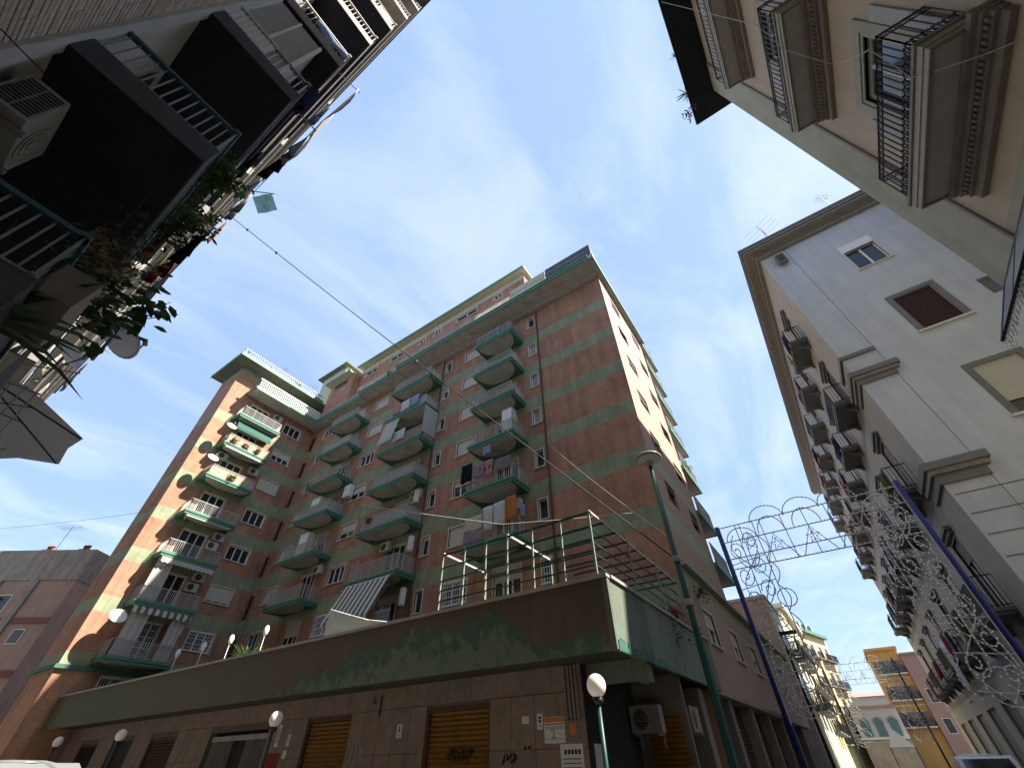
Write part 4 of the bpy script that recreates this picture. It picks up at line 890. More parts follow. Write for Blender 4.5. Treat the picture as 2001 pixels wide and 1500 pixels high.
part('lamp_glass', MB().lathe([(0.10, 8.18), (0.32, 8.268), (0.33, 8.275), (0.02, 8.275)], (-2.5, 11, 0), 20), ['globe'], t)
t2 = thing('lamp_post', 'thin black lamp post on the side street beyond the blue pole', 'street lamp', (-2.4, 30, 0))
part('pole', MB().lathe([(0.10, 0), (0.09, 1), (0.05, 6.8)], (-2.4, 30, 0), 8), ['raildark'], t2); part('lamp_head', MB().box(-2.45, 29.6, 6.75, -1.6, 29.9, 6.9), ['raildark'], t2)

# festive light arch spanning the side street
def arch_mesh():
    b = MB(); bl_ = MB(); xl, xr = -2.0, 3.55; zt = 8.15; r = 0.015
    def line(pts, rr=r, bulbs=True, closed=False):
        P3 = [(p[0], 0, p[1]) for p in pts]; b.tube(P3, rr, 4, closed=closed)
        if bulbs:
            for i in range(len(P3)-1):
                a, c = Vector(P3[i]), Vector(P3[i+1]); n = max(1, int((c-a).length/0.13))
                for k in range(n): p = a+(c-a)*k/n; bl_.box(p.x-0.017, -0.045, p.z-0.017, p.x+0.017, -0.012, p.z+0.017)
    def arc(cx, cz, rx, rz_, a0, a1, n=14): return [(cx+rx*math.cos(a0+(a1-a0)*i/n), cz+rz_*math.sin(a0+(a1-a0)*i/n)) for i in range(n+1)]
    def star(cx, cz, R):
        line([(cx+(R if i % 2 == 0 else R*0.42)*math.sin(i*PI/5), cz+(R if i % 2 == 0 else R*0.42)*math.cos(i*PI/5)) for i in range(11)], 0.014)
    for z in (zt, zt-0.55, zt-1.15, zt-1.5): line([(xl, z), (xr, z)], 0.018)
    for i in range(9): x = xl+(xr-xl)*i/8; line([(x, zt-1.5), (x, zt)], 0.014, False)
    for c in (-0.35, 0.78, 1.9): 
        line(arc(c, zt-0.05, 0.56, 0.50, 0, PI)); line(arc(c, zt-0.5, 0.42, 0.55, 0, PI)); line([(c-0.5, zt-1.5), (c, zt-0.6), (c+0.5, zt-1.5)]); star(c, zt-0.95, 0.2)
    for s in (-1, 1):
        X = lambda u: (xl+u) if s < 0 else (xr-u)
        for u in (0.0, 0.55, 1.15): line([(X(u), 2.4 if u == 0 else 3.0+u), (X(u), zt)], 0.016, u != 0)
        for k in range(6):
            zc = 3.1+k*0.82; sg = 1 if k % 2 else -1
            line([(X(0.30+0.25*(1-0.8*q/16)*math.cos(sg*q*0.55)), zc+0.36*(1-0.8*q/16)*math.sin(sg*q*0.55)) for q in range(17)])
            line([(X(0.85+0.24*(1-0.8*q/16)*math.cos(PI-sg*q*0.55)), zc+0.3+0.34*(1-0.8*q/16)*math.sin(PI-sg*q*0.55)) for q in range(17)])
            line([(X(0), zc-0.4), (X(1.15), zc-0.25)], 0.014, False)
            line([(X(1.15+0.2*math.sin(PI*q/8)), zc-0.4+0.8*q/8) for q in range(9)])
        line([(X(0.6+0.42*math.sin(q*0.4)), 2.6+5.2*q/30) for q in range(31)]); line([(X(0.6-0.42*math.sin(q*0.4)), 2.6+5.2*q/30) for q in range(31)])
        line([(X(0.1+1.1*(1-q/12)**2), zt-1.6-3.4*q/12) for q in range(13)])
        star(X(0.85), zt-0.75, 0.24); star(X(0.45), 5.6, 0.22)
        line(arc(X(1.25), 5.55, 0.27, 0.27, 0, 2*PI, 16)); line(arc(X(0.55), 2.9, 0.4, 0.4, 0, 2*PI, 16)); line(arc(X(0.62), 7.6, 0.5, 0.42, 0, PI)); line(arc(X(0.62), 7.1, 0.35, 0.5, PI, 2*PI))
    return b, bl_
ab, abl = arch_mesh()
la = thing('festive_light_arch', 'white festive light arch with stars strung between the two blue poles', 'light arch', (0, 17, 0))
part('frame', ab, ['luce'], la, world=False); tag(part('bulbs', abl, ['globe'], la, world=False), None, None, kind='stuff')
la2 = copy_tree(la, (0, 54, 0), 0); la2['label'] = 'smaller second light arch far down the street before the orange house'
la['group'] = la2['group'] = 'festive light arches over the street'
for x, y, z, nm, lab in ((-2.08, 17.05, 8.25, 'blue', 'blue steel pole at the left end of the near light arch'), (3.66, 17.05, 8.35, 'blue', 'blue steel pole at the right end of the near light arch'), (-2.08, 54.05, 8.25, 'raildark', 'dark pole at the left end of the far light arch'), (3.36, 54.05, 8.3, 'raildark', 'dark pole at the right end of the far light arch')):
    p = thing('arch_pole', lab, 'pole', (x, y, 0), group='poles carrying the light arches')
    part('pole', cached(('apole', nm, z), lambda: MB().lathe([(0.075, 0), (0.075, z-0.02), (0.03, z)], n=10).mesh('pole', [nm], True)), None, p, world=False)
    part('base_plate', cached('abase', lambda: MB().box(-0.2, -0.2, 0, 0.2, 0.2, 0.03).mesh('base_plate', ['raildark'])), None, p, world=False)

# cables
def cable(label, pts, r, mt, sag=0.0, bead=None):
    P = []
    for i in range(len(pts)-1):
        a, c = Vector(pts[i]), Vector(pts[i+1])
        for k in range(12): t_ = k/12; q = a+(c-a)*t_; q.z -= sag*4*t_*(1-t_); P.append(q)
    P.append(Vector(pts[-1])); o = part('cable', MB().tube(P, r, 4), [mt]); tag(o, label, 'cable'); return o
ca = cable('black cable with clamps slung from the left block across to the street lamp', [(-18.6, -0.6, 24.3), (-2.5, 11.0, 5.35)], 0.02, 'cable', 0.12)
b = MB()
for tt in (0.10, 0.22, 0.62):
    q = Vector((-18.6, -0.6, 24.3)).lerp(Vector((-2.5, 11, 5.35)), tt); q.z -= 0.12*4*tt*(1-tt); b.lathe([(0.02, -0.10), (0.05, -0.05), (0.05, 0.05), (0.02, 0.10)], q, 8)
part('clamp', b, ['cable'], ca, world=False)
cable('thin pale washing line stretched in front of the brick facade above the terrace', [(-21.0, 14.2, 13.6), (-9.0, 12.5, 8.55), (-3.2, 10.5, 6.6)], 0.012, 'wcable', 0.02)
cable('thin dark wire under the first left balcony', [(-3.7, -2.0, 6.1), (-4.28, -0.72, 6.38), (-4.5, -0.6, 5.2)], 0.008, 'cable')
cable('faint wire crossing the sky low at the left', [(-60, -0.5, 16.5), (-36.4, 8.6, 15.5)], 0.012, 'cable', 0.3)
cable('wavy white cord hanging along the palazzo balconies', [(4.4, 4.8, 24.3), (4.7, 4.9, 15.9), (4.62, 5.2, 14.3), (5.3, 5.9, 13.6), (4.66, 4.7, 10.9), (4.6, 4.9, 9.7), (5.35, 4.6, 8.6), (5.36, 5.2, 8.2)], 0.010, 'wcable', 0.10)
cable('thin cable descending from the street lamp to the terrace pergola', [(-9.05, 16.9, 15.0), (-2.5, 11.0, 5.9)], 0.011, 'wcable', 0.15)

# ================================================================== THINGS ON THE BRICK BLOCK
def ac_proto():
    t = thing('air_conditioner', None, 'air conditioner')
    part('casing', MB().box(0, -0.34, 0, 0.8, -0.05, 0.56), ['acbody'], t, world=False)
    b = MB(); c = (0.29, -0.345, 0.28)
    for rr_ in (0.06, 0.12, 0.18, 0.22): b.tube([(c[0]+rr_*math.cos(a), c[1], c[2]+rr_*math.sin(a)) for a in [2*PI*q/14 for q in range(14)]], 0.008, 3, closed=True)
    part('fan_guard', b, ['acgrey'], t, world=False)
    part('fan', MB().prism([(c[0]+0.215*math.cos(a), -0.341, c[2]+0.215*math.sin(a)) for a in [2*PI*q/16 for q in range(16)]], (0, -0.002, 0)), ['dark'], t, world=False)
    for x_ in (0.08, 0.68): part('bracket', cached('acbr', lambda: MB().box(0, -0.36, -0.05, 0.04, 0, 0).box(0, -0.03, -0.3, 0.04, 0, -0.05).mesh('bracket', ['lampgrey'])), None, t, (x_, 0, 0), world=False)
    return t
AC0 = ac_proto(); acused = [False]
def ac(label, loc, rz, group='air conditioners on the brick block'):
    if not acused[0]: o = AC0; acused[0] = True; o.location = loc; o.rotation_euler = (0, 0, rz)
    else: o = copy_tree(AC0, loc, rz)
    o['label'] = label; o['group'] = group
    if 'canopy' in group:
        for ch in o.children:
            if ch.name.startswith('casing'): ch.data = ch.data.copy(); ch.data.materials[0] = M['conc2']
    return o
ac('upper of two air conditioners under the wing balcony with the glazed white doors', (-36.48, 12.5, 14.55), R90)
ac('lower of two air conditioners under the wing balcony with the glazed white doors', (-36.48, 12.3, 13.85), R90)
ac('upper of two air conditioners above the white awning blind on the wing', (-36.48, 12.5, 11.6), R90)
ac('lower of two air conditioners beside the white awning blind on the wing', (-36.48, 12.3, 10.9), R90)
ac('air conditioner high on the wing under the white terrace balustrade', (-36.48, 12.6, 26.3), R90)
ac('air conditioner right of the planted wing balcony', (-36.48, 12.7, 20.45), R90)
ac('air conditioner left of the satellite dish under the planted wing balcony', (-36.48, 9.9, 20.6), R90)
ac('air conditioner under the fourth middle balcony of the main facade', (-19.4, 16.98, 14.55), 0)
ac('air conditioner above the red-shaded middle balcony of the main facade', (-21.4, 16.98, 11.5), 0)
ac('air conditioner between the two wardrobes on the left balcony column', (-28.2, 16.98, 11.5), 0)
ac('air conditioner behind the orange towel on the right balcony column', (-11.6, 16.98, 11.45), 0)
ac('air conditioner beneath the lowest wing awning behind the white grille door', (-36.48, 12.6, 8.3), R90)
ac('larger air conditioner in the dark recess under the canopy corner', (-5.25, 13.45, 2.2), 0, 'air conditioners under the canopy')
ac('air conditioner under the canopy beside the street lamp pole', (-4.42, 14.6, 2.25), R90, 'air conditioners under the canopy')
# big unit on the left block
t = thing('air_conditioner', 'large dusty air conditioner hung under the first balcony of the left block', 'air conditioner', (-4.72, -2.0, 6.05))
b = MB(); b.box(-0.42, 0.05, 0, 0.40, 0.36, 0.58); part('casing', b, ['acgrey'], t, world=False)
b = MB()
for i in range(11):
    for j in range(2): b.box(0.401, 0.075+j*0.14, 0.05+i*0.045, 0.406, 0.20+j*0.14, 0.075+i*0.045)
part('side_grille', b, ['dark'], t, world=False)
b = MB()
for rr_ in (0.08, 0.16, 0.24): b.tube([(-0.1+rr_*math.cos(a), 0.365, 0.29+rr_*math.sin(a)) for a in [2*PI*q/16 for q in range(16)]], 0.009, 3, closed=True)
part('fan_guard', b, ['acgrey'], t, world=False); part('bracket', MB().box(-0.35, 0, -0.05, -0.3, 0.4, 0), ['lampgrey'], t, world=False); part('bracket', MB().box(0.22, 0, -0.05, 0.27, 0.4, 0), ['lampgrey'], t, world=False)

def dish(label, loc, rz, R=0.42, tilt=rad(55), mt='acbody'):
    t = thing('satellite_dish', label, 'satellite dish', loc, rz, 'satellite dishes on the facades')
    mt_ = Matrix.Rotation(tilt, 4, 'X')
    b = MB(); prof = [(R*i/6+0.001, 0.30*R*(i/6)**2) for i in range(7)]; b.lathe(prof+[(R*0.97, 0.30*R-0.012)], n=22); b.v = [tuple(mt_@Vector(v)) for v in b.v]; b.f = [f for f in b.f if len(f) < 10]
    part('reflector', b, [mt], t, smooth=True, world=False)
    b = MB(); b.tube([mt_@Vector((0, -R*0.95, 0.25*R)), mt_@Vector((0, -0.12, R*1.2)), ], 0.014, 5); b.tube([mt_@Vector((0, -0.16, R*1.15)), mt_@Vector((0, -0.06, R*1.3))], 0.035, 6); part('feed_arm', b, ['lampgrey'], t, world=False)
    part('mount', MB().tube([(0, 0.02, -0.5), (0, 0.04, -0.03)], 0.022, 6), ['lampgrey'], t, world=False)
dish('satellite dish on the sunlit upper wing balcony, casting a round shadow', (-35.1, 9.45, 22.9), R90)
dish('satellite dish on the wing balcony below the planted one', (-35.1, 9.42, 19.75), R90)
dish('pale satellite dish beside the lowest wing balcony', (-35.35, 9.3, 8.5), R90, 0.5)

def wardrobe(label, loc, w_, h, d=0.5, mt='whiteaw'):
    t = thing('balcony_wardrobe', label, 'wardrobe', loc, 0, 'wardrobes standing on balconies')
    part('body', MB().box(0, 0, 0, w_, d, h).box(-0.03, -0.03, h, w_+0.03, d+0.03, h+0.04), [mt], t, world=False)
    part('door', MB().box(0.02, -0.015, 0.05, w_/2-0.01, 0, h-0.03), ['white'], t, world=False); part('door', MB().box(w_/2+0.01, -0.015, 0.05, w_-0.02, 0, h-0.03), ['white'], t, world=False)
wardrobe('tall white wardrobe at the right corner of the fourth right-hand balcony', (-11.25, 15.58, 15.62), 0.72, 1.75)
wardrobe('cream wardrobe under a board on the left balcony column, fourth level', (-29.7, 15.72, 15.62), 1.05, 1.55, mt='cream')
wardrobe('pinkish cream wardrobe on the left balcony column, fifth level', (-29.6, 15.72, 12.62), 1.0, 1.7, mt='cream')
def heater(label, loc):
    t = thing('water_heater', label, 'water heater', loc, 0, 'water heaters on balconies')
    part('tank', MB().lathe([(0.05, 0), (0.19, 0.04), (0.2, 0.1), (0.2, 0.85), (0.17, 0.93), (0.03, 0.96)], n=14), ['white'], t, smooth=True, world=False); part('pipe', MB().tube([(0.06, 0, 0), (0.06, 0.05, -0.35)], 0.015, 5).tube([(-0.06, 0, 0), (-0.06, 0.05, -0.35)], 0.015, 5), ['lampgrey'], t, world=False)
heater('white water heater under the fourth middle balcony of the main facade', (-18.75, 16.6, 14.0)); heater('white water heater beside the fifth middle balcony', (-18.6, 16.6, 10.9)); heater('lowest white water heater right of the striped awning', (-18.6, 16.6, 8.0))
t = thing('boiler_cabinet', 'white gas boiler box on the wall right of the fourth left balcony', 'boiler', (-27.25, 16.6, 17.0)); part('casing', MB().box(0, 0, 0, 0.75, 0.38, 1.0), ['white'], t, world=False); part('pipe', MB().tube([(0.3, 0.2, 0), (0.3, 0.2, -0.5)], 0.03, 6), ['lampgrey'], t, world=False)

# hanging cloth
CG = random.Random(21)
def hang(label, colr, p, dirv, w_, h, cat='laundry', group='laundry on the facades', name='laundry', amp=0.03, taper=0.0):
    d = Vector(dirv).normalized(); nrm = d.cross(Vector((0, 0, 1))).normalized(); n = 9; m_ = 6; b = MB(); vs = []; ph = CG.random()*6
    for side in (0, 1):
        for j in range(m_+1):
            for i in range(n+1):
                u = i/n; v = j/m_; uu = (u-0.5)*(1-taper*v)+0.5
                off = amp*math.sin(u*9+ph+v*1.5)*(0.3+v)+0.012*side
                z = -h*v-0.02*math.sin(u*5+ph)*v
                vs.append(d*(w_*uu)+nrm*off+Vector((0, 0, z)))
    N_ = (n+1)*(m_+1); fs = []
    for j in range(m_):
        for i in range(n):
            a = j*(n+1)+i; fs.append((a, a+1, a+n+2, a+n+1)); fs.append((N_+a+n+1, N_+a+n+2, N_+a+1, N_+a))
    rim = [i for i in range(n+1)]+[j*(n+1)+n for j in range(1, m_+1)]+[m_*(n+1)+i for i in range(n-1, -1, -1)]+[j*(n+1) for j in range(m_-1, 0, -1)]
    for i in range(len(rim)): a, c = rim[i], rim[(i+1) % len(rim)]; fs.append((a, N_+a, N_+c, c))
    b.add(vs, fs); o = part(name, b, ['cloth_'+colr], loc=p, smooth=True); tag(o, label, cat, group); return o
X1 = (1, 0, 0); Y1 = (0, 1, 0)
for lab, c, x, z, w_, h in (('black garment hung at the left of the fifth right-hand balcony', 'black', -13.9, 14.35, 0.75, 1.15), ('mauve towel on the fifth right-hand balcony', 'mauve', -13.1, 14.15, 0.8, 0.9), ('pink patterned cloth on the fifth right-hand balcony', 'pink', -12.3, 14.1, 0.6, 1.0), ('rust-coloured towel across the rail of the fifth right-hand balcony', 'rust', -12.6, 13.75, 1.0, 0.3), ('pale blue cloth under the fourth right-hand balcony', 'pale blue', -12.4, 15.1, 0.5, 0.55), ('grey cloth on the right half of the fifth right-hand balcony', 'grey', -11.5, 13.9, 1.0, 0.75)):
    hang(lab, c, (x, 15.38, z), X1, w_, h)
for lab, c, x, z, w_, h in (('cream sheet on the lowest right-hand balcony', 'cream', -13.4, 11.0, 1.15, 0.75), ('left white sheet on the lowest right-hand balcony', 'white', -12.2, 11.3, 0.6, 1.25), ('right white sheet on the lowest right-hand balcony', 'white', -11.55, 11.35, 0.7, 1.2), ('orange towel on the lowest right-hand balcony', 'orange', -10.8, 11.45, 0.62, 1.25), ('dark mauve cloth low on the lowest right-hand balcony', 'mauve', -13.4, 10.25, 1.2, 0.6)):
    hang(lab, c, (x, 15.36, z), X1, w_, h)
hang('small pale blue garment right of the orange towel', 'pale blue', (-10.3, 15.9, 11.3), Y1, 0.45, 0.7)
for lab, c, x, z, w_, h in (('pink sheet on the second middle balcony', 'pink', -21.9, 22.75, 0.9, 0.9), ('white sheet on the second middle balcony', 'white', -20.9, 22.8, 0.9, 1.0), ('pale blue sheet on the second middle balcony', 'pale blue', -19.9, 22.8, 0.9, 0.95), ('white cloth over the third middle balcony rail', 'white', -21.2, 19.9, 1.3, 0.9)):
    hang(lab, c, (x, 15.48, z), X1, w_, h)
hang('navy cloth under the striped awning', 'navy', (-20.4, 14.7, 7.2), X1, 1.5, 0.8); hang('grey cloth on the terrace beside the striped awning', 'grey', (-18.6, 14.9, 7.4), X1, 1.2, 0.9)
# awnings
def awning(label, mt, loc, w_, out, drop, rz=0, val=0.22, name='awning'):
    t = thing(name, label, 'awning', loc, rz, 'awnings on the brick block'); b = MB(); n = 12
    top = []; bot = []
    P0 = [(0, 0, 0), (w_, 0, 0), (w_, -out, -drop), (0, -out, -drop)]; b.prism(P0, (0, -0.006, 0.012)); part('cloth', b, [mt], t, world=False)
    b = MB()
    for i in range(n): x0 = w_*i/n; x1 = w_*(i+1)/n; b.prism([(x0, -out-0.01, -drop), (x1, -out-0.01, -drop), (x1, -out-0.01, -drop-val*0.75), ((x0+x1)/2, -out-0.01, -drop-val), (x0, -out-0.01, -drop-val*0.75)], (0, 0.006, 0))
    part('valance', b, [mt], t, world=False)
    part('arm', MB().tube([(0.03, 0, -0.4), (0.03, -out, -drop)], 0.016, 5), ['lampgrey'], t, world=False); part('arm', MB().tube([(w_-0.03, 0, -0.4), (w_-0.03, -out, -drop)], 0.016, 5), ['lampgrey'], t, world=False)
    part('roller', MB().tube([(0, 0.03, 0.03), (w_, 0.03, 0.03)], 0.045, 8), ['white'], t, world=False)
awning('grey and cream striped awning above the terrace, left of the pergola', 'stripeaw', (-22.3, 15.5, 9.3), 3.7, 0.95, 2.0)
awning('white curtain awning hung left under the second middle balcony', 'whiteaw', (-22.4, 15.55, 21.3), 1.5, 0.35, 2.0, name='awning'); awning('white striped side curtain right under the second middle balcony', 'whiteaw', (-18.22, 15.55, 21.3), 1.35, 0.03, 2.1, R90)
awning('dark green awning sagging under the sunlit wing balcony', 'greenaw', (-35.6, 9.9, 24.2), 3.1, 0.3, 0.85, R90)
awning('white scalloped awning under the wing balcony with two air conditioners', 'whiteaw', (-35.25, 9.75, 12.3), 3.4, 0.25, 0.12, R90, 0.32)
awning('pale striped scalloped awning under the lower wing balcony', 'stripeaw', (-35.25, 9.75, 9.3), 3.4, 0.2, 0.1, R90, 0.34)
awning('folded white awning roll under the planted wing balcony', 'whiteaw', (-35.25, 9.8, 21.3), 3.3, 0.15, 0.05, R90, 0.12); awning('folded white awning roll under the wing balcony with the glazed doors', 'whiteaw', (-35.25, 9.8, 15.3), 3.2, 0.12, 0.05, R90, 0.10); awning('white awning roll under the top wing terrace', 'whiteaw', (-34.75, 9.7, 27.36), 3.2, 0.12, 0.05, R90, 0.10)
def panel_thing(label, loc, rz, w_, h, mt='whiteaw', name='sun_blind', cat='blind'):
    t = thing(name, label, cat, loc, rz, 'cloth blinds on the lower wing balconies'); b = MB(); n = 8
    for i in range(n): y = 0.02*math.sin(i*2.1); y2 = 0.02*math.sin((i+1)*2.1); x0, x1 = w_*i/n, w_*(i+1)/n; b.hexa([(x0, y, 0), (x1, y2, 0), (x1, y2+0.012, 0), (x0, y+0.012, 0), (x0, y, h), (x1, y2, h), (x1, y2+0.012, h), (x0, y+0.012, h)])
    part('cloth', b, [mt], t, world=False); part('rod', MB().tube([(0, 0, h), (w_, 0, h)], 0.018, 6), ['lampgrey'], t, world=False)
panel_thing('white blind at the left of the wing balcony under the scalloped awning', (-35.3, 9.7, 9.65), R90, 0.95, 2.6); panel_thing('white blind left of the grille door on the lowest wing balcony', (-35.3, 9.85, 6.65), R90, 1.0, 2.55); panel_thing('white blind right of the grille door on the lowest wing balcony', (-35.3, 12.2, 6.65), R90, 0.8, 2.5)

# terrace pergola on the canopy roof
pg = thing('pergola', 'open green steel pergola frame on the canopy terrace', 'pergola', (-6.5, 12.5, 3.7))
for x, y in ((-9.07, 9.5), (-6.64, 9.5), (-4.04, 9.5), (-9.0, 11.6), (-6.6, 11.9), (-4.0, 12.0), (-3.95, 14.2), (-3.9, 16.5)): part('post', cached('pgpost', lambda: MB().box(-0.024, -0.024, 0, 0.024, 0.024, 2.78).mesh('post', ['palegreen'])), None, pg, (x, y, 3.7))
for y in (9.5, 10.3, 11.1, 11.9, 12.7, 13.5, 14.3, 15.1, 15.8, 16.5):
    x0 = -9.07 if y < 12 else -6.6
    part('beam', MB().box(x0, y-0.02, 6.43, -3.98, y+0.02, 6.48), ['greenpole'], pg)
for x, y1 in ((-9.07, 11.6), (-6.64, 11.9), (-4.04, 16.5)): part('cross_beam', MB().box(x-0.028, 9.5, 6.48, x+0.028, y1, 6.54), ['rail'], pg)
for z in (4.85, 5.12, 5.40, 5.68, 6.05): part('guard_rail', MB().box(-9.07, 9.485, z, -4.04, 9.515, z+0.03).box(-4.055, 9.515, z, -4.025, 16.5, z+0.03), ['greenpole'], pg)
part('mesh_panel', MB().box(-9.0, 9.6, 6.50, -6.7, 11.5, 6.505), [glass_mat('pergola_mesh', (0.30, 0.33, 0.29), 0.7)], pg) if False else None
sc = thing('terrace_screen', 'pale mottled glass screen standing on the canopy terrace', 'screen', (-14.3, 9.6, 3.7))
for x_ in (-8.2, -7.4, -5.8, -4.9): part('post', cached('pgpost', None), None, pg, (x_, 9.5, 3.71))
for i, (xa, ya, xb, yb, za, zb) in enumerate(((-14.34, 9.6, -14.25, 11.8, 5.78, 5.78), (-14.34, 9.6, -13.2, 9.6, 5.77, 5.42), (-13.17, 9.6, -12.2, 9.6, 5.42, 5.13), (-12.17, 9.6, -11.3, 9.6, 5.13, 4.95))):
    if i: part('pane', MB().prism([(xa, ya, 3.75), (xb, yb, 3.75), (xb, yb, zb), (xa, ya, za)], (0, 0.01, 0)), ['screenglass' if False else 'frostglass'] if 'frostglass' in M else [mat('frosted_screen', (0.50, 0.53, 0.46), var=0.12, scale=8, rough=0.35)], sc)
    if i: part('frame', MB().tube([(xa, ya, 3.75), (xa, ya, za), (xb, yb, zb)], 0.022, 5), ['white'], sc)
def flood(label, x):
    t = thing('terrace_light', label, 'light', (x, 9.55, 4.0), 0, 'white floodlights along the terrace parapet')
    part('stick', cached('flstick', lambda: MB().tube([(0, 0, 0), (0.02, -0.05, 1.45)], 0.018, 6).mesh('stick', ['white'])), None, t, world=False)
    part('lamp_head', cached('flhead', lambda: MB().lathe([(0.02, 1.38), (0.08, 1.48), (0.10, 1.62), (0.05, 1.74), (0.01, 1.76)], (0.02, -0.05, 0), 10).mesh('lamp_head', ['white'], True)), None, t, world=False)
flood('white terrace floodlight right of the tall palm', -18.04); flood('white terrace floodlight between the two palms', -20.54); flood('white terrace floodlight in front of the wing window grille', -22.71); flood('leftmost white terrace floodlight on the parapet', -24.99)

# plants
def leaf_at(b, base, d, L, wd, bend=0.3, mi=0):
    d = Vector(d).normalized(); sd_ = d.cross(Vector((0, 0, 1)))
    if sd_.length < 0.05: sd_ = Vector((1, 0, 0))
    sd_.normalize(); base = Vector(base); pts = []
    for t_, f in ((0, 0.15), (0.35, 1), (0.7, 0.8), (1, 0.02)):
        c = base+d*L*t_+Vector((0, 0, -bend*L*t_*t_)); pts += [c-sd_*wd*f*0.5, c+sd_*wd*f*0.5]
    b.add(pts, [(0, 1, 3, 2), (2, 3, 5, 4), (4, 5, 7, 6)], mi)
def plant(label, loc, kind, n=60, R=0.5, L=0.2, seed=1, name=None, mats=('leaf', 'leaf2'), pot=True, cat='plant', spread=(1, 1, 1), shift=(0, 0, 0), group=None):
    rr_ = random.Random(seed); t = thing(name or {'palm': 'yucca_plant', 'bush': 'potted_shrub', 'big': 'rubber_plant', 'blade': 'strap_leaf_plant'}[kind], label, cat, loc, 0, group); b = MB(); st = MB()
    if kind in ('palm', 'blade'):
        for k in range(n):
            a = rr_.random()*2*PI; e = rr_.uniform(0.15, 1.35); d = (math.cos(a)*math.cos(e)*spread[0], math.sin(a)*math.cos(e)*spread[1], math.sin(e)*spread[2])
            leaf_at(b, Vector(shift)+Vector((0, 0, R)), d, L*rr_.uniform(0.7, 1.2), L*0.075, rr_.uniform(0.1, 0.5), k % 2)
        st.tube([(0, 0, 0.1), (0, 0, R)], 0.05, 6)
    else:
        br = []
        for k in range(max(5, n//12)):
            a = rr_.random()*2*PI; e = rr_.uniform(-0.4, 1.3); tip = Vector(shift)+Vector((math.cos(a)*math.cos(e)*R*spread[0], math.sin(a)*math.cos(e)*R*spread[1], R*0.7+math.sin(e)*R*spread[2]))*rr_.uniform(0.6, 1); br.append(tip); st.tube([(0, 0, 0.1), tuple(Vector(shift)*0.4+Vector((0, 0, R*0.4))), tuple(tip)], 0.012, 4, r2=0.005)
        for k in range(n):
            tip = br[k % len(br)]; base = tip*rr_.uniform(0.45, 1.0)+Vector((rr_.gauss(0, 1), rr_.gauss(0, 1), rr_.gauss(0, 1)))*R*0.16; a = rr_.random()*2*PI
            leaf_at(b, base, (math.cos(a), math.sin(a), rr_.uniform(-0.7, 0.7)), L*rr_.uniform(0.6, 1.25), L*0.5, 0.25, k % 2)
    part('foliage', b, list(mats), t, world=False); part('stem', st, ['slot'], t, world=False)
    if pot: part('pot', MB().lathe([(0.13, 0), (0.19, 0.26), (0.21, 0.27), (0.21, 0.31), (0.17, 0.31)], n=12), ['terra'], t, world=False)
    return t
plant('tall bright yucca on the terrace parapet behind the floodlight', (-19.5, 9.9, 3.9), 'palm', 46, 0.75, 1.05, 1, mats=('leaf2', 'leaf2'))
plant('lower spiky yucca at the left of the terrace parapet', (-22.0, 9.9, 3.9), 'palm', 40, 0.55, 0.8, 2, mats=('leaf2', 'leaf')); plant('small yucca between the floodlights on the parapet', (-21.0, 9.95, 3.9), 'palm', 30, 0.5, 0.65, 3, mats=('leaf2', 'leaf'))
plant('leafy shrub at the right end of the pergola', (-4.3, 15.3, 3.8), 'bush', 220, 1.0, 0.17, 4, mats=('leaf', 'leafdry')); plant('shrub beside the red cloth on the terrace corner', (-4.1, 13.6, 3.8), 'bush', 200, 0.95, 0.16, 5, mats=('leafdry', 'leaf'))
plant('climbing plant on the wall right of the street lamp', (-3.5, 18.2, 6.2), 'bush', 90, 0.45, 0.14, 6, mats=('leafdry', 'leaf'), pot=False); hang('red cloth hung at the terrace corner beside the shrubs', 'crimson', (-4.2, 15.6, 5.6), Y1, 0.8, 1.0)
plant('dark bush on the terrace below the left balcony column', (-27.9, 12.5, 4.6), 'bush', 160, 0.85, 0.15, 7)
plant('small tree behind the terrace left of the lowest wing balcony', (-35.2, 10.4, 3.8), 'bush', 160, 1.0, 0.15, 8)
for i, (y, z, lab) in enumerate(((10.2, 21.7, 'left'), (11.2, 21.75, 'middle'), (12.3, 21.75, 'right'))): plant(lab+' flowering shrub on the planted sunlit wing balcony', (-35.15, y, z), 'bush', 110, 0.42, 0.12, 20+i, mats=('leaf2', 'leafdry'), group='plants on the planted wing balcony')
plant('trailing plant on the rail of the wing balcony under the planted one', (-35.15, 11.4, 18.75), 'bush', 120, 0.45, 0.13, 24, mats=('leafdry', 'leaf2'))
for i, (y, lab) in enumerate(((7.9, 'corner'), (9.8, 'second'), (12.9, 'third'), (15.2, 'innermost'))): plant(lab+' pot plant on the wing roof edge against the sky', (-35.45, y, 30.15), 'bush', 80, 0.5, 0.16, 30+i, mats=('leaf', 'leafdry'), group='plants on the wing roof')
plant('shrub sprouting on the balcony edge of the right-hand facade', (-3.75, 25.9, 15.7), 'bush', 150, 0.6, 0.15, 40, mats=('leafdry', 'leaf'), spread=(0.6, 2.2, 0.7)); plant('dry plant on the penthouse terrace behind the railing', (-24.2, 15.95, 27.75), 'bush', 110, 0.55, 0.14, 41); plant('green plant trailing over the fifth middle balcony rail', (-21.7, 15.6, 13.1), 'bush', 90, 0.35, 0.12, 42)

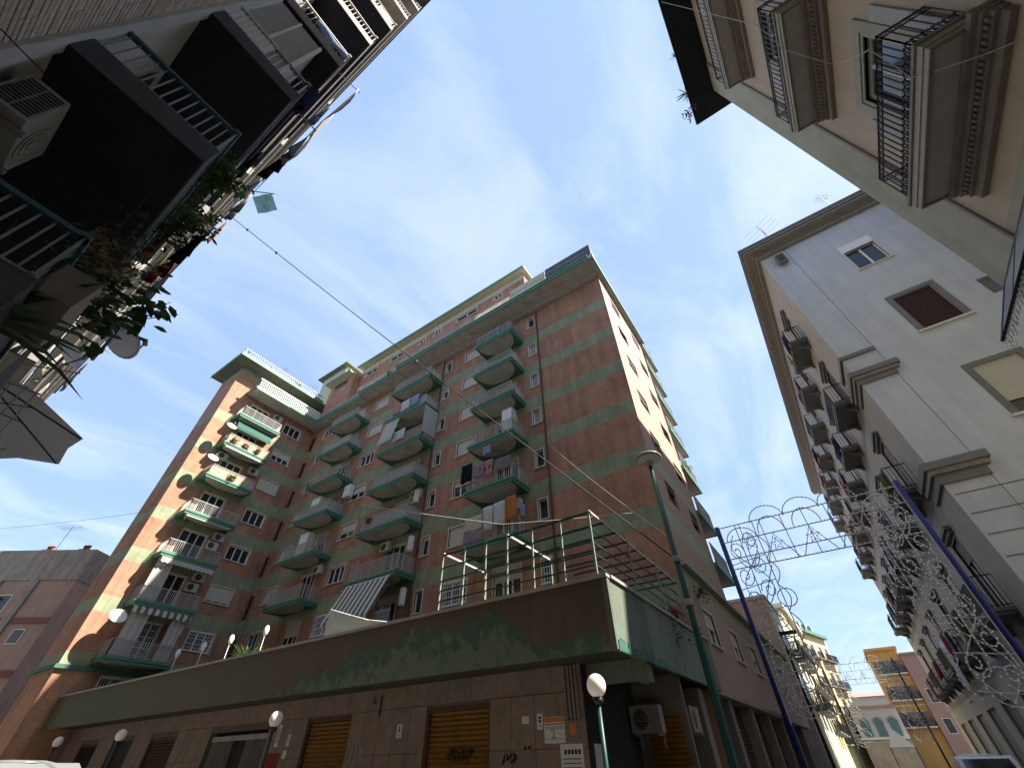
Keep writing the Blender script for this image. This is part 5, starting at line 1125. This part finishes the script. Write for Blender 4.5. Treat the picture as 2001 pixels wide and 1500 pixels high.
# ================================================================== THINGS ON THE LEFT BLOCK
t = thing('parasol', 'beige parasol open on the first balcony of the left block', 'parasol', (-9.3, -0.9, 4.45))
b = MB(); n = 8; R_ = 1.6
rim = [(R_*math.cos(2*PI*i/n+0.35), R_*math.sin(2*PI*i/n+0.35), 1.05) for i in range(n)]
for i in range(n):
    a, c = rim[i], rim[(i+1) % n]; mid = ((a[0]+c[0])*0.48, (a[1]+c[1])*0.48, 1.09); b.add([a, mid, (0, 0, 1.72)], [(0, 1, 2)]); b.add([mid, c, (0, 0, 1.72)], [(0, 1, 2)])
part('canopy', b, ['umbcloth'], t, world=False)
for i in range(n): part('rib', MB().tube([(0, 0, 1.69), (rim[i][0]*0.98, rim[i][1]*0.98, 1.04)], 0.012, 4), ['raildark'], t, world=False)
for i in range(n): part('strut', MB().tube([(0, 0, 1.25), (rim[i][0]*0.5, rim[i][1]*0.5, 1.36)], 0.009, 4), ['raildark'], t, world=False)
part('pole', MB().tube([(0, 0, 0), (0, 0, 1.75)], 0.025, 8), ['raildark'], t, world=False)
dish('large cream satellite dish on the first balcony of the left block', (-7.5, -0.05, 6.6), R180+0.3, 0.34, rad(35), 'globe'); dish('tilted grey satellite dish left of the cream one on the left block', (-8.8, -0.35, 6.75), R180-0.9, 0.22, rad(70))
plant('rubber plant with big dark leaves overhanging the sky from the left block', (-5.9, -0.55, 4.9), 'big', 90, 0.6, 0.2, 50, pot=False, mats=('leaf', 'leaf'), shift=(-0.1, 0.5, 0.85), spread=(1, 0.6, 1.1))
plant('leafy bush on the first balcony corner of the left block', (-5.5, -0.7, 5.05), 'bush', 330, 0.8, 0.10, 51, pot=False, mats=('leaf', 'leaf2'), shift=(-0.1, 0.25, 0.5), spread=(1.4, 0.5, 1))
plant('light green bush on the second balcony of the left block', (-6.0, -0.55, 7.5), 'bush', 320, 0.55, 0.10, 52, pot=False, mats=('leaf2', 'leaf'), shift=(0, 0.15, 0.3), spread=(1.2, 0.6, 1)); plant('small round shrub on the second balcony nearer the corner', (-4.9, -0.6, 7.9), 'bush', 300, 0.4, 0.10, 53, pot=False, mats=('leaf2', 'leaf'))
plant('dark strap-leaved plant at the left edge of the picture', (-4.75, -0.85, 3.95), 'blade', 60, 0.35, 1.0, 54, pot=False, mats=('leaf', 'leaf'), spread=(1, 1, 0.8))
plant('dried flower pot beside the terracotta box on the first left balcony', (-4.4, -0.62, 5.12), 'bush', 70, 0.3, 0.08, 55, pot=False, mats=('leafdry', 'slot'))
t = thing('window_box', 'brown terracotta planter box hooked on the first left balcony rail', 'planter', (-4.75, -0.5, 4.55)); part('box', MB().hexa([(-0.42, -0.12, 0), (0.42, -0.12, 0), (0.42, 0.1, 0), (-0.42, 0.1, 0), (-0.47, -0.15, 0.34), (0.47, -0.15, 0.34), (0.47, 0.14, 0.34), (-0.47, 0.14, 0.34)]), ['palmould'], t, world=False); part('hook', MB().tube([(-0.3, -0.12, 0.3), (-0.3, -0.2, 0.55)], 0.01, 4).tube([(0.3, -0.12, 0.3), (0.3, -0.2, 0.55)], 0.01, 4), ['raildark'], t, world=False)
fl = thing('flag', 'small turquoise patterned flag on a thin pole against the sky', 'flag', (-6.0, -0.6, 9.1)); part('pole', MB().tube([(0.1, 0, 0), (0.22, 0.72, 0.98)], 0.010, 5), ['rail'], fl, world=False)
b = MB(); vs = []; e1 = Vector((0.7, 0.5, 0.5)).normalized(); e2 = Vector((-0.2, 0.75, -0.62)).normalized(); e3 = e1.cross(e2)
for i in range(7):
    for j in range(5): vs.append(Vector((0, 0.72, 0.82))+e1*(0.36*(i/6-0.5))+e2*(0.34*(j/4-0.5))+e3*0.02*math.sin(i*1.4+j))
b.add(vs, [(i*5+j, i*5+j+1, i*5+j+6, i*5+j+5) for i in range(6) for j in range(4)]); part('cloth', b, ['cloth_turquoise'], fl, world=False)
for q, (u, v) in enumerate(((-0.09, -0.08), (0.09, -0.08), (0.0, 0.08))):
    c0 = Vector((0, 0.72, 0.82))+e1*u+e2*v-e3*0.03; part('emblem_ring', MB().tube([c0+e1*0.045*math.cos(w2)+e2*0.045*math.sin(w2) for w2 in [2*PI*k_/10 for k_ in range(10)]], 0.006, 4, closed=True), ['white'], fl, world=False)
# drying racks with laundry along the balcony fronts
words = ['first', 'second', 'third', 'fourth', 'fifth', 'sixth', 'seventh', 'eighth']
def rack(label, x0, x1, z, out=0.42):
    t = thing('drying_rack', label, 'drying rack', (x0, -0.65, z), 0, 'drying racks on the left block'); w_ = x1-x0; b = MB()
    for k in range(4): b.tube([(0, 0.08+out*k/3, 0.02), (w_, 0.08+out*k/3, 0.02)], 0.008, 4)
    part('wires', b, ['rail'], t, world=False); part('arm', MB().tube([(0, -0.02, 0), (0, out+0.12, 0.02)], 0.014, 5), ['rail'], t, world=False); part('arm', MB().tube([(w_, -0.02, 0), (w_, out+0.12, 0.02)], 0.014, 5), ['rail'], t, world=False)
rack('drying rack on the second left balcony by the flag', -7.6, -5.7, 8.05); rack('drying rack on the third left balcony full of dark clothes', -7.2, -4.6, 11.0); rack('drying rack on the first left balcony near the parasol', -12.5, -10.4, 5.0); rack('white drying rack on the first left balcony by the dishes', -8.6, -7.0, 5.05, 0.35)
L_ = [('striped navy and white shirt', 'navy', -4.4, -0.50, 11.2, 0.35, 0.8), ('crumpled pale striped shirt', 'pale blue', -4.75, -0.62, 11.75, 0.4, 0.65), ('grey jeans', 'grey', -5.2, -0.42, 10.95, 0.4, 0.85), ('charcoal trousers', 'charcoal', -5.7, -0.36, 10.95, 0.4, 0.95), ('dark grey sweater', 'charcoal', -6.2, -0.42, 10.95, 0.45, 0.7), ('pale grey towel', 'white', -6.75, -0.36, 10.95, 0.45, 0.75), ('beige trousers', 'beige', -7.15, -0.4, 10.95, 0.35, 0.8),
      ('black leggings', 'black', -6.1, -0.4, 8.0, 0.35, 0.75), ('brown cardigan', 'rust', -6.6, -0.36, 8.0, 0.42, 0.6), ('crimson blouse', 'crimson', -7.05, -0.42, 8.0, 0.35, 0.5), ('grey tracksuit top', 'grey', -7.5, -0.38, 8.0, 0.4, 0.6)]
for i, (nm, c, x, y, z, w_, h) in enumerate(L_): hang(nm+' drying on the '+('third' if z > 9 else 'second')+' left balcony', c, (x, (-0.5, -0.3, -0.14, -0.22)[i % 4], z), (1, 0.25, 0) if i % 2 else X1, w_, h, group='laundry on the left block', amp=0.05)
hang('big white bedsheet hung out over the sky from the fourth left balcony', 'white', (-7.0, -0.12, 14.05), X1, 2.6, 1.1, group='laundry on the left block', amp=0.05)
hang('blue and white towel row on the fourth left balcony end', 'pale blue', (-4.12, -1.5, 14.05), Y1, 0.8, 0.45, group='laundry on the left block'); hang('white cloth on the sixth left balcony end', 'white', (-4.12, -1.3, 20.0), Y1, 0.55, 0.7, group='laundry on the left block')
k = 0
LC = ['white', 'grey', 'beige', 'charcoal', 'cream', 'pink', 'black', 'yellow', 'olive', 'pale blue', 'rust', 'mauve']
far_l = [(-10.9, 4.95, 'yellow', 0.45), (-11.4, 4.95, 'white', 0.4), (-12.0, 4.95, 'charcoal', 0.45), (-16.4, 5.0, 'white', 0.7), (-17.4, 5.0, 'grey', 0.6), (-18.4, 5.05, 'black', 0.6), (-19.6, 5.0, 'beige', 0.8), (-21.5, 5.05, 'white', 0.8), (-23, 5.0, 'cream', 0.7), (-10.2, 8.0, 'grey', 0.7), (-11.6, 8.05, 'cream', 0.7), (-16.5, 8.05, 'charcoal', 0.8), (-18.6, 8.0, 'white', 0.9), (-20.4, 8.05, 'beige', 0.7), (-10.5, 11.0, 'olive', 0.7), (-12.1, 11.05, 'white', 0.6), (-16.6, 11.0, 'grey', 0.8), (-19, 11.05, 'cream', 0.9), (-9.0, 14.05, 'charcoal', 0.7), (-11, 14.0, 'rust', 0.6), (-17, 14.05, 'white', 0.8), (-7.5, 17.05, 'rust', 0.6), (-10, 17.0, 'grey', 0.8), (-28, 5.05, 'white', 0.9), (-31, 5.0, 'grey', 0.9), (-33, 5.05, 'cream', 0.8), (-28.5, 8.0, 'cream', 0.9)]
for x, z, c, w_ in far_l:
    bay_of = lambda x_: 0 if x_ > -9.8 else (1 if x_ > -19.9 else (2 if x_ > -30.3 else 3))
    fl_ = words[int(round((z-5.0)/3))]; bay = ('nearest', 'second', 'third', 'fourth')[bay_of(x)]
    sib = sorted((q[0] for q in far_l if q[2] == c and abs(q[1]-z) < 0.5 and bay_of(q[0]) == bay_of(x)), reverse=True)
    extra = '' if len(sib) == 1 else ((' nearest the camera', ' second from the camera', ' third from the camera', ' fourth from the camera')[sib.index(x)])
    hang(c+' washing on the '+fl_+' balcony, '+bay+' bay of the left block'+extra, c, (x, CG.choice((-0.5, -0.3, -0.16)), z), X1, w_, 0.55+0.3*CG.random(), group='laundry on the left block', amp=0.04)
t = thing('folded_awning', 'rolled grey awning below the rubber plant on the left block', 'awning', (-7.2, -0.55, 4.3)); part('roll', MB().tube([(0, 0.1, 0), (-2.8, 0.1, 0)], 0.09, 10), ['lrail'], t, world=False); part('arm', MB().tube([(0, 0, 0), (-0.1, 0.2, -0.3)], 0.02, 5), ['lrail'], t, world=False); part('arm', MB().tube([(-2.7, 0, 0), (-2.6, 0.2, -0.3)], 0.02, 5), ['lrail'], t, world=False)
t = thing('dark_tarpaulin', 'dark tarpaulin hung below the first left balcony rail', 'tarpaulin', (-5.6, -0.52, 4.5)); b = MB(); vs = []
for i in range(9):
    for j in range(5): vs.append((-0.28*i, 0.05+0.05*math.sin(i*2.2)*j/4, 0.45-0.22*j))
b.add(vs, [(i*5+j, i*5+j+1, i*5+j+6, i*5+j+5) for i in range(8) for j in range(4)]); part('cloth', b, ['lfascia'], t, world=False)
for i, (x, z, lab) in enumerate(((-9.6, 5.1, 'thin television aerial on the first left balcony near the parasol'), (-7.0, 5.3, 'thin television aerial beside the cream dish on the left block'), (-4.6, 14.2, 'bare aerial rod pointing out over the sky from the fourth left balcony'))):
    t = thing('aerial', lab, 'aerial', (x, -0.6, z), 0, 'aerials'); part('mast', MB().tube([(0, 0, 0), (0, 0.55, 0.25)], 0.010, 4), ['rail'], t, world=False)
    b = MB()
    for q in range(5 if i < 2 else 1): b.tube([(-0.16, 0.2+q*0.08, 0.09+q*0.036), (0.16, 0.2+q*0.08, 0.09+q*0.036)], 0.006, 4)
    part('elements', b, ['rail'], t, world=False)

# ================================================================== THINGS ON THE GREY AND CREAM PALAZZI
def yagi(label, loc, h, rz, n=9, L=1.2, mt='rail', el=0.32):
    t = thing('television_aerial', label, 'aerial', loc, rz, 'aerials'); part('mast', MB().tube([(0, 0, 0), (0, 0, h)], 0.022, 5), [mt], t, world=False); part('boom', MB().tube([(-L/2, 0, h-0.1), (L/2, 0, h-0.1)], 0.014, 4), [mt], t, world=False)
    for i in range(n): x = -L/2+L*i/(n-1); part('element', cached(('yel', el, mt), lambda: MB().tube([(0, -el, 0), (0, el, 0)], 0.009, 4).mesh('element', [mt])), None, t, (x, 0, h-0.1), world=False)
yagi('small comb aerial on the grey palazzo roof near the cream building', (10.0, 19.6, 24.6), 2.4, 0.6, 7, 0.7, 'lampgrey', 0.28)
yagi('wide rod aerial on the corner of the grey palazzo roof', (6.3, 19.0, 24.6), 1.5, 1.1, 4, 1.0, 'lampgrey', 0.9)
yagi('aerial on the rear terrace of the brick block right-hand facade', (-3.9, 28.2, 27.8), 1.6, 0.4, 6, 0.6, 'lampgrey'); yagi('thin aerial standing on the wing roof', (-36.0, 11.5, 30.1), 2.0, 0.2, 5, 0.5, 'lampgrey'); yagi('aerial on the wing roof near the inner corner', (-36.0, 15.0, 30.1), 2.1, 0.9, 5, 0.5, 'lampgrey'); yagi('aerial on the roof of the rose-brown house', (-49.5, 6.6, 14.9), 2.0, 0.5, 8, 2.0, 'rail', 0.6)
rr_ = random.Random(77)
plant('dry weed tuft growing from the black eave of the cream palazzo', (4.36, 8.6, 24.45), 'palm', 26, 0.05, 0.55, 60, mats=('leafdry', 'leaf'), pot=False, name='weed_tuft'); plant('trailing weed hanging off the black eave near its corner', (4.33, 9.2, 24.4), 'bush', 40, 0.4, 0.12, 61, mats=('leafdry', 'leaf'), pot=False, name='weed_tuft', shift=(-0.15, 0, -0.8)); plant('tiny weed on the middle of the black eave', (4.34, 6.9, 24.45), 'palm', 16, 0.03, 0.3, 62, mats=('leafdry', 'leaf'), pot=False, name='weed_tuft')
plant('green shrub on the right-hand sill of the grey palazzo side wall', (9.75, 19.2, 10.6), 'bush', 200, 0.55, 0.13, 63, mats=('leaf2', 'leaf')); plant('bare twiggy plant low on the grey palazzo side wall', (8.4, 19.15, 8.9), 'palm', 30, 0.05, 0.7, 64, mats=('slot', 'leafdry'), pot=False, name='weed_tuft')
plant('leafy plant poking in at the right picture edge', (7.3, 18.9, 6.9), 'bush', 120, 0.4, 0.16, 65, mats=('leaf', 'leafdry'))
ordn = ['nearest', 'second', 'third', 'fourth', 'fifth', 'sixth', 'farthest']; flo = ['first', 'second', 'third', 'top']
GC = ['charcoal', 'black', 'white', 'navy', 'grey', 'crimson', 'beige', 'pale blue', 'cream', 'mauve', 'olive', 'pink', 'rust']
gl = random.Random(31); usedl = set()
for fi in range(4):
    for ci in range(7):
        y = COLS[ci]; zf = FZ[fi]; d = 0.85 if fi else 0.7
        for q in range(gl.choice([0, 1, 1, 2]) + (1 if fi == 0 and ci in (1, 2) else 0)):
            c = gl.choice([c_ for c_ in GC if (fi, ci, c_) not in usedl]); usedl.add((fi, ci, c))
            hang(c+' washing on the '+flo[fi]+'-floor '+ordn[ci]+' balcony of the grey palazzo', c, (GX-d-0.06, y+0.2+q*0.85, zf+0.95), Y1, gl.uniform(0.5, 0.8), gl.uniform(0.6, 1.25), group='laundry on the grey palazzo', amp=0.05)
        if gl.random() < 0.35: plant('potted plant on the '+flo[fi]+'-floor '+ordn[ci]+' balcony of the grey palazzo', (GX-d+0.15, y+2.2, zf), 'bush', 70, 0.4, 0.14, 100+fi*7+ci, group='plants on the grey palazzo')
        if gl.random() < 0.28: ac('air conditioner beside the '+flo[fi]+'-floor '+ordn[ci]+' balcony of the grey palazzo', (GX-0.02, y+3.7, zf+0.8), RM90, 'air conditioners on the grey palazzo')
hang('long white sheet hanging from the low street balcony of the grey palazzo', 'white', (GX-0.8, 32.9, 6.2), Y1, 1.1, 2.2, group='laundry on the grey palazzo'); hang('red blanket on the low street balcony beside the white sheet', 'crimson', (GX-0.82, 31.6, 6.3), Y1, 1.0, 1.3, group='laundry on the grey palazzo')
t = thing('roof_vent', 'grey metal vent box under the eave at the corner of the grey palazzo', 'vent', (5.9, 19.3, 22.6)); part('housing', MB().box(0, -0.25, 0, 0.45, 0, 0.75), ['gtrim'], t, world=False); part('slats', MB().box(0.05, -0.27, 0.1, 0.4, -0.251, 0.2).box(0.05, -0.27, 0.3, 0.4, -0.251, 0.4).box(0.05, -0.27, 0.5, 0.4, -0.251, 0.6), ['dark'], t, world=False)
for i, (y, z) in enumerate(((33.8, 3.9), (38.4, 3.9))):
    t = thing('wall_lamp', ('nearer' if i == 0 else 'farther')+' shop wall lamp at the foot of the grey palazzo', 'lamp', (GX-0.05, y, z), 0, 'wall lamps at the foot of the grey palazzo'); part('arm', MB().tube([(0, 0, 0), (-0.4, 0, 0.15)], 0.015, 5), ['rail'], t, world=False); part('globe', MB().lathe([(0.11*math.sin(PI*q/8)+0.001, -0.11*math.cos(PI*q/8)+0.12) for q in range(9)], (-0.4, 0, 0), 12), ['globe'], t, smooth=True, world=False)

# ================================================================== SHOP WALL: posters, signs, scribbles
PY = GY-0.004
def sheet(name, label, cat, x0, x1, z0, z1, mt='paper'):
    t = thing(name, label, cat, ((x0+x1)/2, PY, z0)); part('board', MB().box(x0, PY-0.006, z0, x1, PY+0.003, z1), [mt], t); return t
def ink(t, nm, boxes, mt='ink'):
    for (a, c, z0, z1) in boxes: part(nm, MB().box(a, PY-0.0085, z0, c, PY-0.0065, z1), [mt], t)
t = sheet('notice', 'white notice with orange header and a figure 2 on the shop wall', 'notice', -6.37, -5.83, 1.99, 2.46)
ink(t, 'header', [(-6.36, -5.84, 2.36, 2.45), (-6.36, -5.84, 2.31, 2.335)], 'orangeink'); ink(t, 'print_line', [(-6.34, -5.86, 2.27, 2.278), (-6.34, -5.86, 2.24, 2.248), (-6.34, -5.86, 2.06, 2.068)])
part('figure', MB().tube([(-6.15+0.05*math.cos(a), PY-0.008, 2.18+0.04*math.sin(a)) for a in [PI-0.4*q for q in range(9)]]+[(-6.14, PY-0.008, 2.10), (-6.16, PY-0.008, 2.09), (-6.08, PY-0.008, 2.09)], 0.007, 4), ['ink'], t)
t = sheet('arrow_sign', 'small white sign with two black arrowheads left of the orange-headed notice', 'sign', -6.56, -6.40, 2.24, 2.53); 
def tri(t, x, z, s, up=True): part('arrow', MB().prism([(x-s, PY-0.007, z), (x+s, PY-0.007, z), (x, PY-0.007, z+(s*1.3 if up else -s*1.3))], (0, -0.002, 0)), ['ink'], t)
tri(t, -6.48, 2.43, 0.05); tri(t, -6.48, 2.41, 0.05, False); ink(t, 'print_line', [(-6.53, -6.43, 2.30, 2.31)])
t = sheet('arrow_sign', 'small white sign with black marks between the two yellow shutters', 'sign', -11.22, -11.02, 2.24, 2.54); tri(t, -11.12, 2.44, 0.05); tri(t, -11.12, 2.42, 0.05, False); tri(t, -11.12, 2.29, 0.03)
t = sheet('arrow_sign', 'small pale sign left of the left yellow shutter', 'sign', -16.35, -16.2, 2.2, 2.5); tri(t, -16.28, 2.38, 0.04); tri(t, -16.28, 2.35, 0.04, False)
t = sheet('flyer', 'large white flyer with bold heading at the wall corner', 'flyer', -5.98, -5.42, 1.1, 1.97); ink(t, 'heading', [(-5.88+0.085*i, -5.82+0.085*i, 1.80, 1.88) for i in range(5)]); ink(t, 'print_line', [(-5.92, -5.48, 1.72-0.07*i, 1.735-0.07*i) for i in range(8)])
t = sheet('meter_panel', 'orange and grey meter panel on the pilaster above the flyer', 'panel', -5.76, -5.44, 2.0, 2.46, 'stone2'); ink(t, 'sticker', [(-5.70, -5.55, 2.12, 2.32)], 'orangeink'); tri(t, -5.69, 2.38, 0.05); ink(t, 'edge', [(-5.74, -5.46, 2.44, 2.455)], 'paper')
t = sheet('small_notice', 'tiny square notice right of the right yellow shutter', 'notice', -7.75, -7.62, 2.36, 2.49, 'stone'); ink(t, 'mark', [(-7.70, -7.67, 2.41, 2.44)])
t = sheet('paper_scrap', 'torn white paper scrap on the shop wall', 'paper', -6.98, -6.78, 2.36, 2.50)
t = sheet('plaque', 'first of three pale plaques right of the left shutter', 'plaque', -13.05, -12.93, 1.75, 2.1, 'stone2' if False else 'gcorn'); t = sheet('plaque', 'second of three pale plaques right of the left shutter', 'plaque', -12.88, -12.76, 1.75, 2.1, 'gcorn'); t = sheet('plaque', 'third squarer pale plaque right of the left shutter', 'plaque', -12.66, -12.46, 1.85, 2.1, 'gcorn')
t = sheet('paper_scrap', 'pinkish paper low on the wall by the left globe lamp', 'paper', -16.4, -16.2, 1.9, 2.1, 'frame'); t = sheet('painted_patch', 'dark red painted patch on the wall behind the middle globe lamp', 'paint', -17.45, -16.55, 0.9, 2.05, 'redpaint')
t = thing('house_sign', 'narrow upright sign on the wall behind the middle globe lamp', 'sign', (-16.9, GY-0.1, 2.3)); part('board', MB().box(-16.98, GY-0.03, 2.2, -16.8, GY-0.005, 2.78), ['paper'], t); part('print_line', MB().box(-16.94, GY-0.034, 2.3, -16.84, GY-0.031, 2.7), ['lampgrey'], t)
t = thing('wall_bracket', 'dark iron bracket with stain high on the wall between the shutters', 'bracket', (-12.1, GY, 3.0)); part('bar', MB().tube([(-12.05, GY-0.03, 3.25), (-12.0, GY-0.05, 2.75)], 0.02, 5), ['raildark'], t); part('hook', MB().tube([(-12.35, GY-0.03, 3.2), (-12.3, GY-0.06, 3.05), (-12.25, GY-0.03, 3.1)], 0.015, 5), ['raildark'], t)
part_g = thing('graffiti', 'black spray-painted tag on the right yellow shutter', 'graffiti', (-9, GY, 1.5)); gr_ = random.Random(5)
def scribble(t, x, z, s, y, n=3):
    for q in range(n):
        pts = []; cx = x+q*s*1.3
        for i in range(9): pts.append((cx+s*gr_.uniform(-0.7, 0.7), y, z+s*gr_.uniform(-1, 1)))
        part('stroke', MB().tube(pts, 0.012, 4), ['ink'], t)
scribble(part_g, -9.3, 1.85, 0.14, GY+0.085, 5)
part_g = thing('graffiti', 'thin black scribbles on the stone right of the right shutter', 'graffiti', (-7, GY, 1.5)); scribble(part_g, -7.5, 1.75, 0.11, PY-0.004, 3); scribble(part_g, -6.9, 1.9, 0.08, PY-0.004, 2)
t = thing('flyer', 'pale blue flyer half in shadow round the corner behind the globe lamp', 'flyer', (-5.28, 11.2, 1.1)); part('board', MB().box(-5.299, 10.9, 1.2, -5.285, 11.5, 1.97), ['paper'], t)

# ================================================================== CARS
def car(label, loc, rz, mt, H=1.85):
    t = thing('parked_van', label, 'van', loc, rz)
    side = [(-2.3, 0.35), (-2.35, 0.9), (-2.2, 1.0), (-1.35, 1.1), (-0.75, H-0.08), (-0.4, H), (1.9, H), (2.15, H-0.1), (2.3, 1.1), (2.3, 0.35)]
    b = MB(); wd = 0.88
    b.prism([(x, -wd, z) for x, z in side], (0, 2*wd, 0)); part('body', b, [mt], t, world=False)
    part('roof_bow', MB().lathe([(1.0, 0), (0.7, 0.05), (0.02, 0.07)], (0, 0, 0), 20), [mt], t, (0.8, 0, H), world=False, smooth=True).scale = (1.15, 0.8, 1)
    for sy in (-1, 1): part('window', MB().prism([(-0.95, sy*(wd+0.004), 1.15), (-0.55, sy*(wd+0.004), H-0.15), (1.9, sy*(wd+0.004), H-0.15), (2.1, sy*(wd+0.004), 1.15)], (0, sy*0.006, 0)), ['glass'], t, world=False)
    part('windscreen', MB().prism([(-1.33, -0.78, 1.13), (-1.33, 0.78, 1.13), (-0.79, 0.72, H-0.1), (-0.79, -0.72, H-0.1)], (-0.02, 0, 0.012)), ['glass'], t, world=False)
    for x in (-1.5, 1.45):
        for sy in (-1, 1):
            wv = part('wheel', MB().lathe([(0.2, -0.1), (0.32, -0.09), (0.33, 0), (0.32, 0.09), (0.2, 0.1)], n=18), ['rubber'], t, (x, sy*0.82, 0.33), world=False); wv.rotation_euler = (PI/2, 0, 0)
    for sy in (-0.6, 0.6): part('headlight', MB().box(-2.37, sy-0.15, 0.75, -2.3, sy+0.15, 0.9), ['globe'], t, world=False)
car('pale silver van whose curved roof shows at the bottom left corner', (-17.6, 4.0, 0), rad(4), 'carwhite', 1.80)
car('pale van whose roof shows low at the right below the pink house', (3.0, 29.5, 0), R90, 'white', 1.74)

# ================================================================== CLUTTER ON THE ROSE-BROWN HOUSE
for i, (u, lab) in enumerate(((-6.3, 'left'), (-3.2, 'right'))):
    p = l2w(LR, rz_h, (u, 1.5, 14.9)); t = thing('chimney_stack', lab+' brick chimney stack on the rose-brown house', 'chimney', p, rz_h, 'chimneys on the rose-brown house')
    part('stack', MB().box(0, 0, 0, 0.7, 0.6, 0.7), ['terra'], t, world=False)
    for q in range(3): part('cowl', cached('cowl', lambda: MB().lathe([(0.09, 0.7), (0.09, 1.0), (0.15, 1.02), (0.02, 1.14)], n=8).mesh('cowl', ['terra'])), None, t, (0.15+q*0.2, 0.3, 0), world=False)
p = l2w(LR, rz_h, (-10.8, 0, 12.5)); t = thing('awning', 'grey awning over the top balcony of the rose-brown house', 'awning', p, rz_h)
part('cloth', MB().prism([(0, 0, 0), (4.6, 0, 0), (4.6, -1.6, -0.9), (0, -1.6, -0.9)], (0, -0.006, 0.012)), ['whiteaw'], t, world=False); part('arm', MB().tube([(0.05, 0, -0.8), (0.05, -1.6, -0.9)], 0.02, 5), ['lampgrey'], t, world=False); part('arm', MB().tube([(4.55, 0, -0.8), (4.55, -1.6, -0.9)], 0.02, 5), ['lampgrey'], t, world=False)
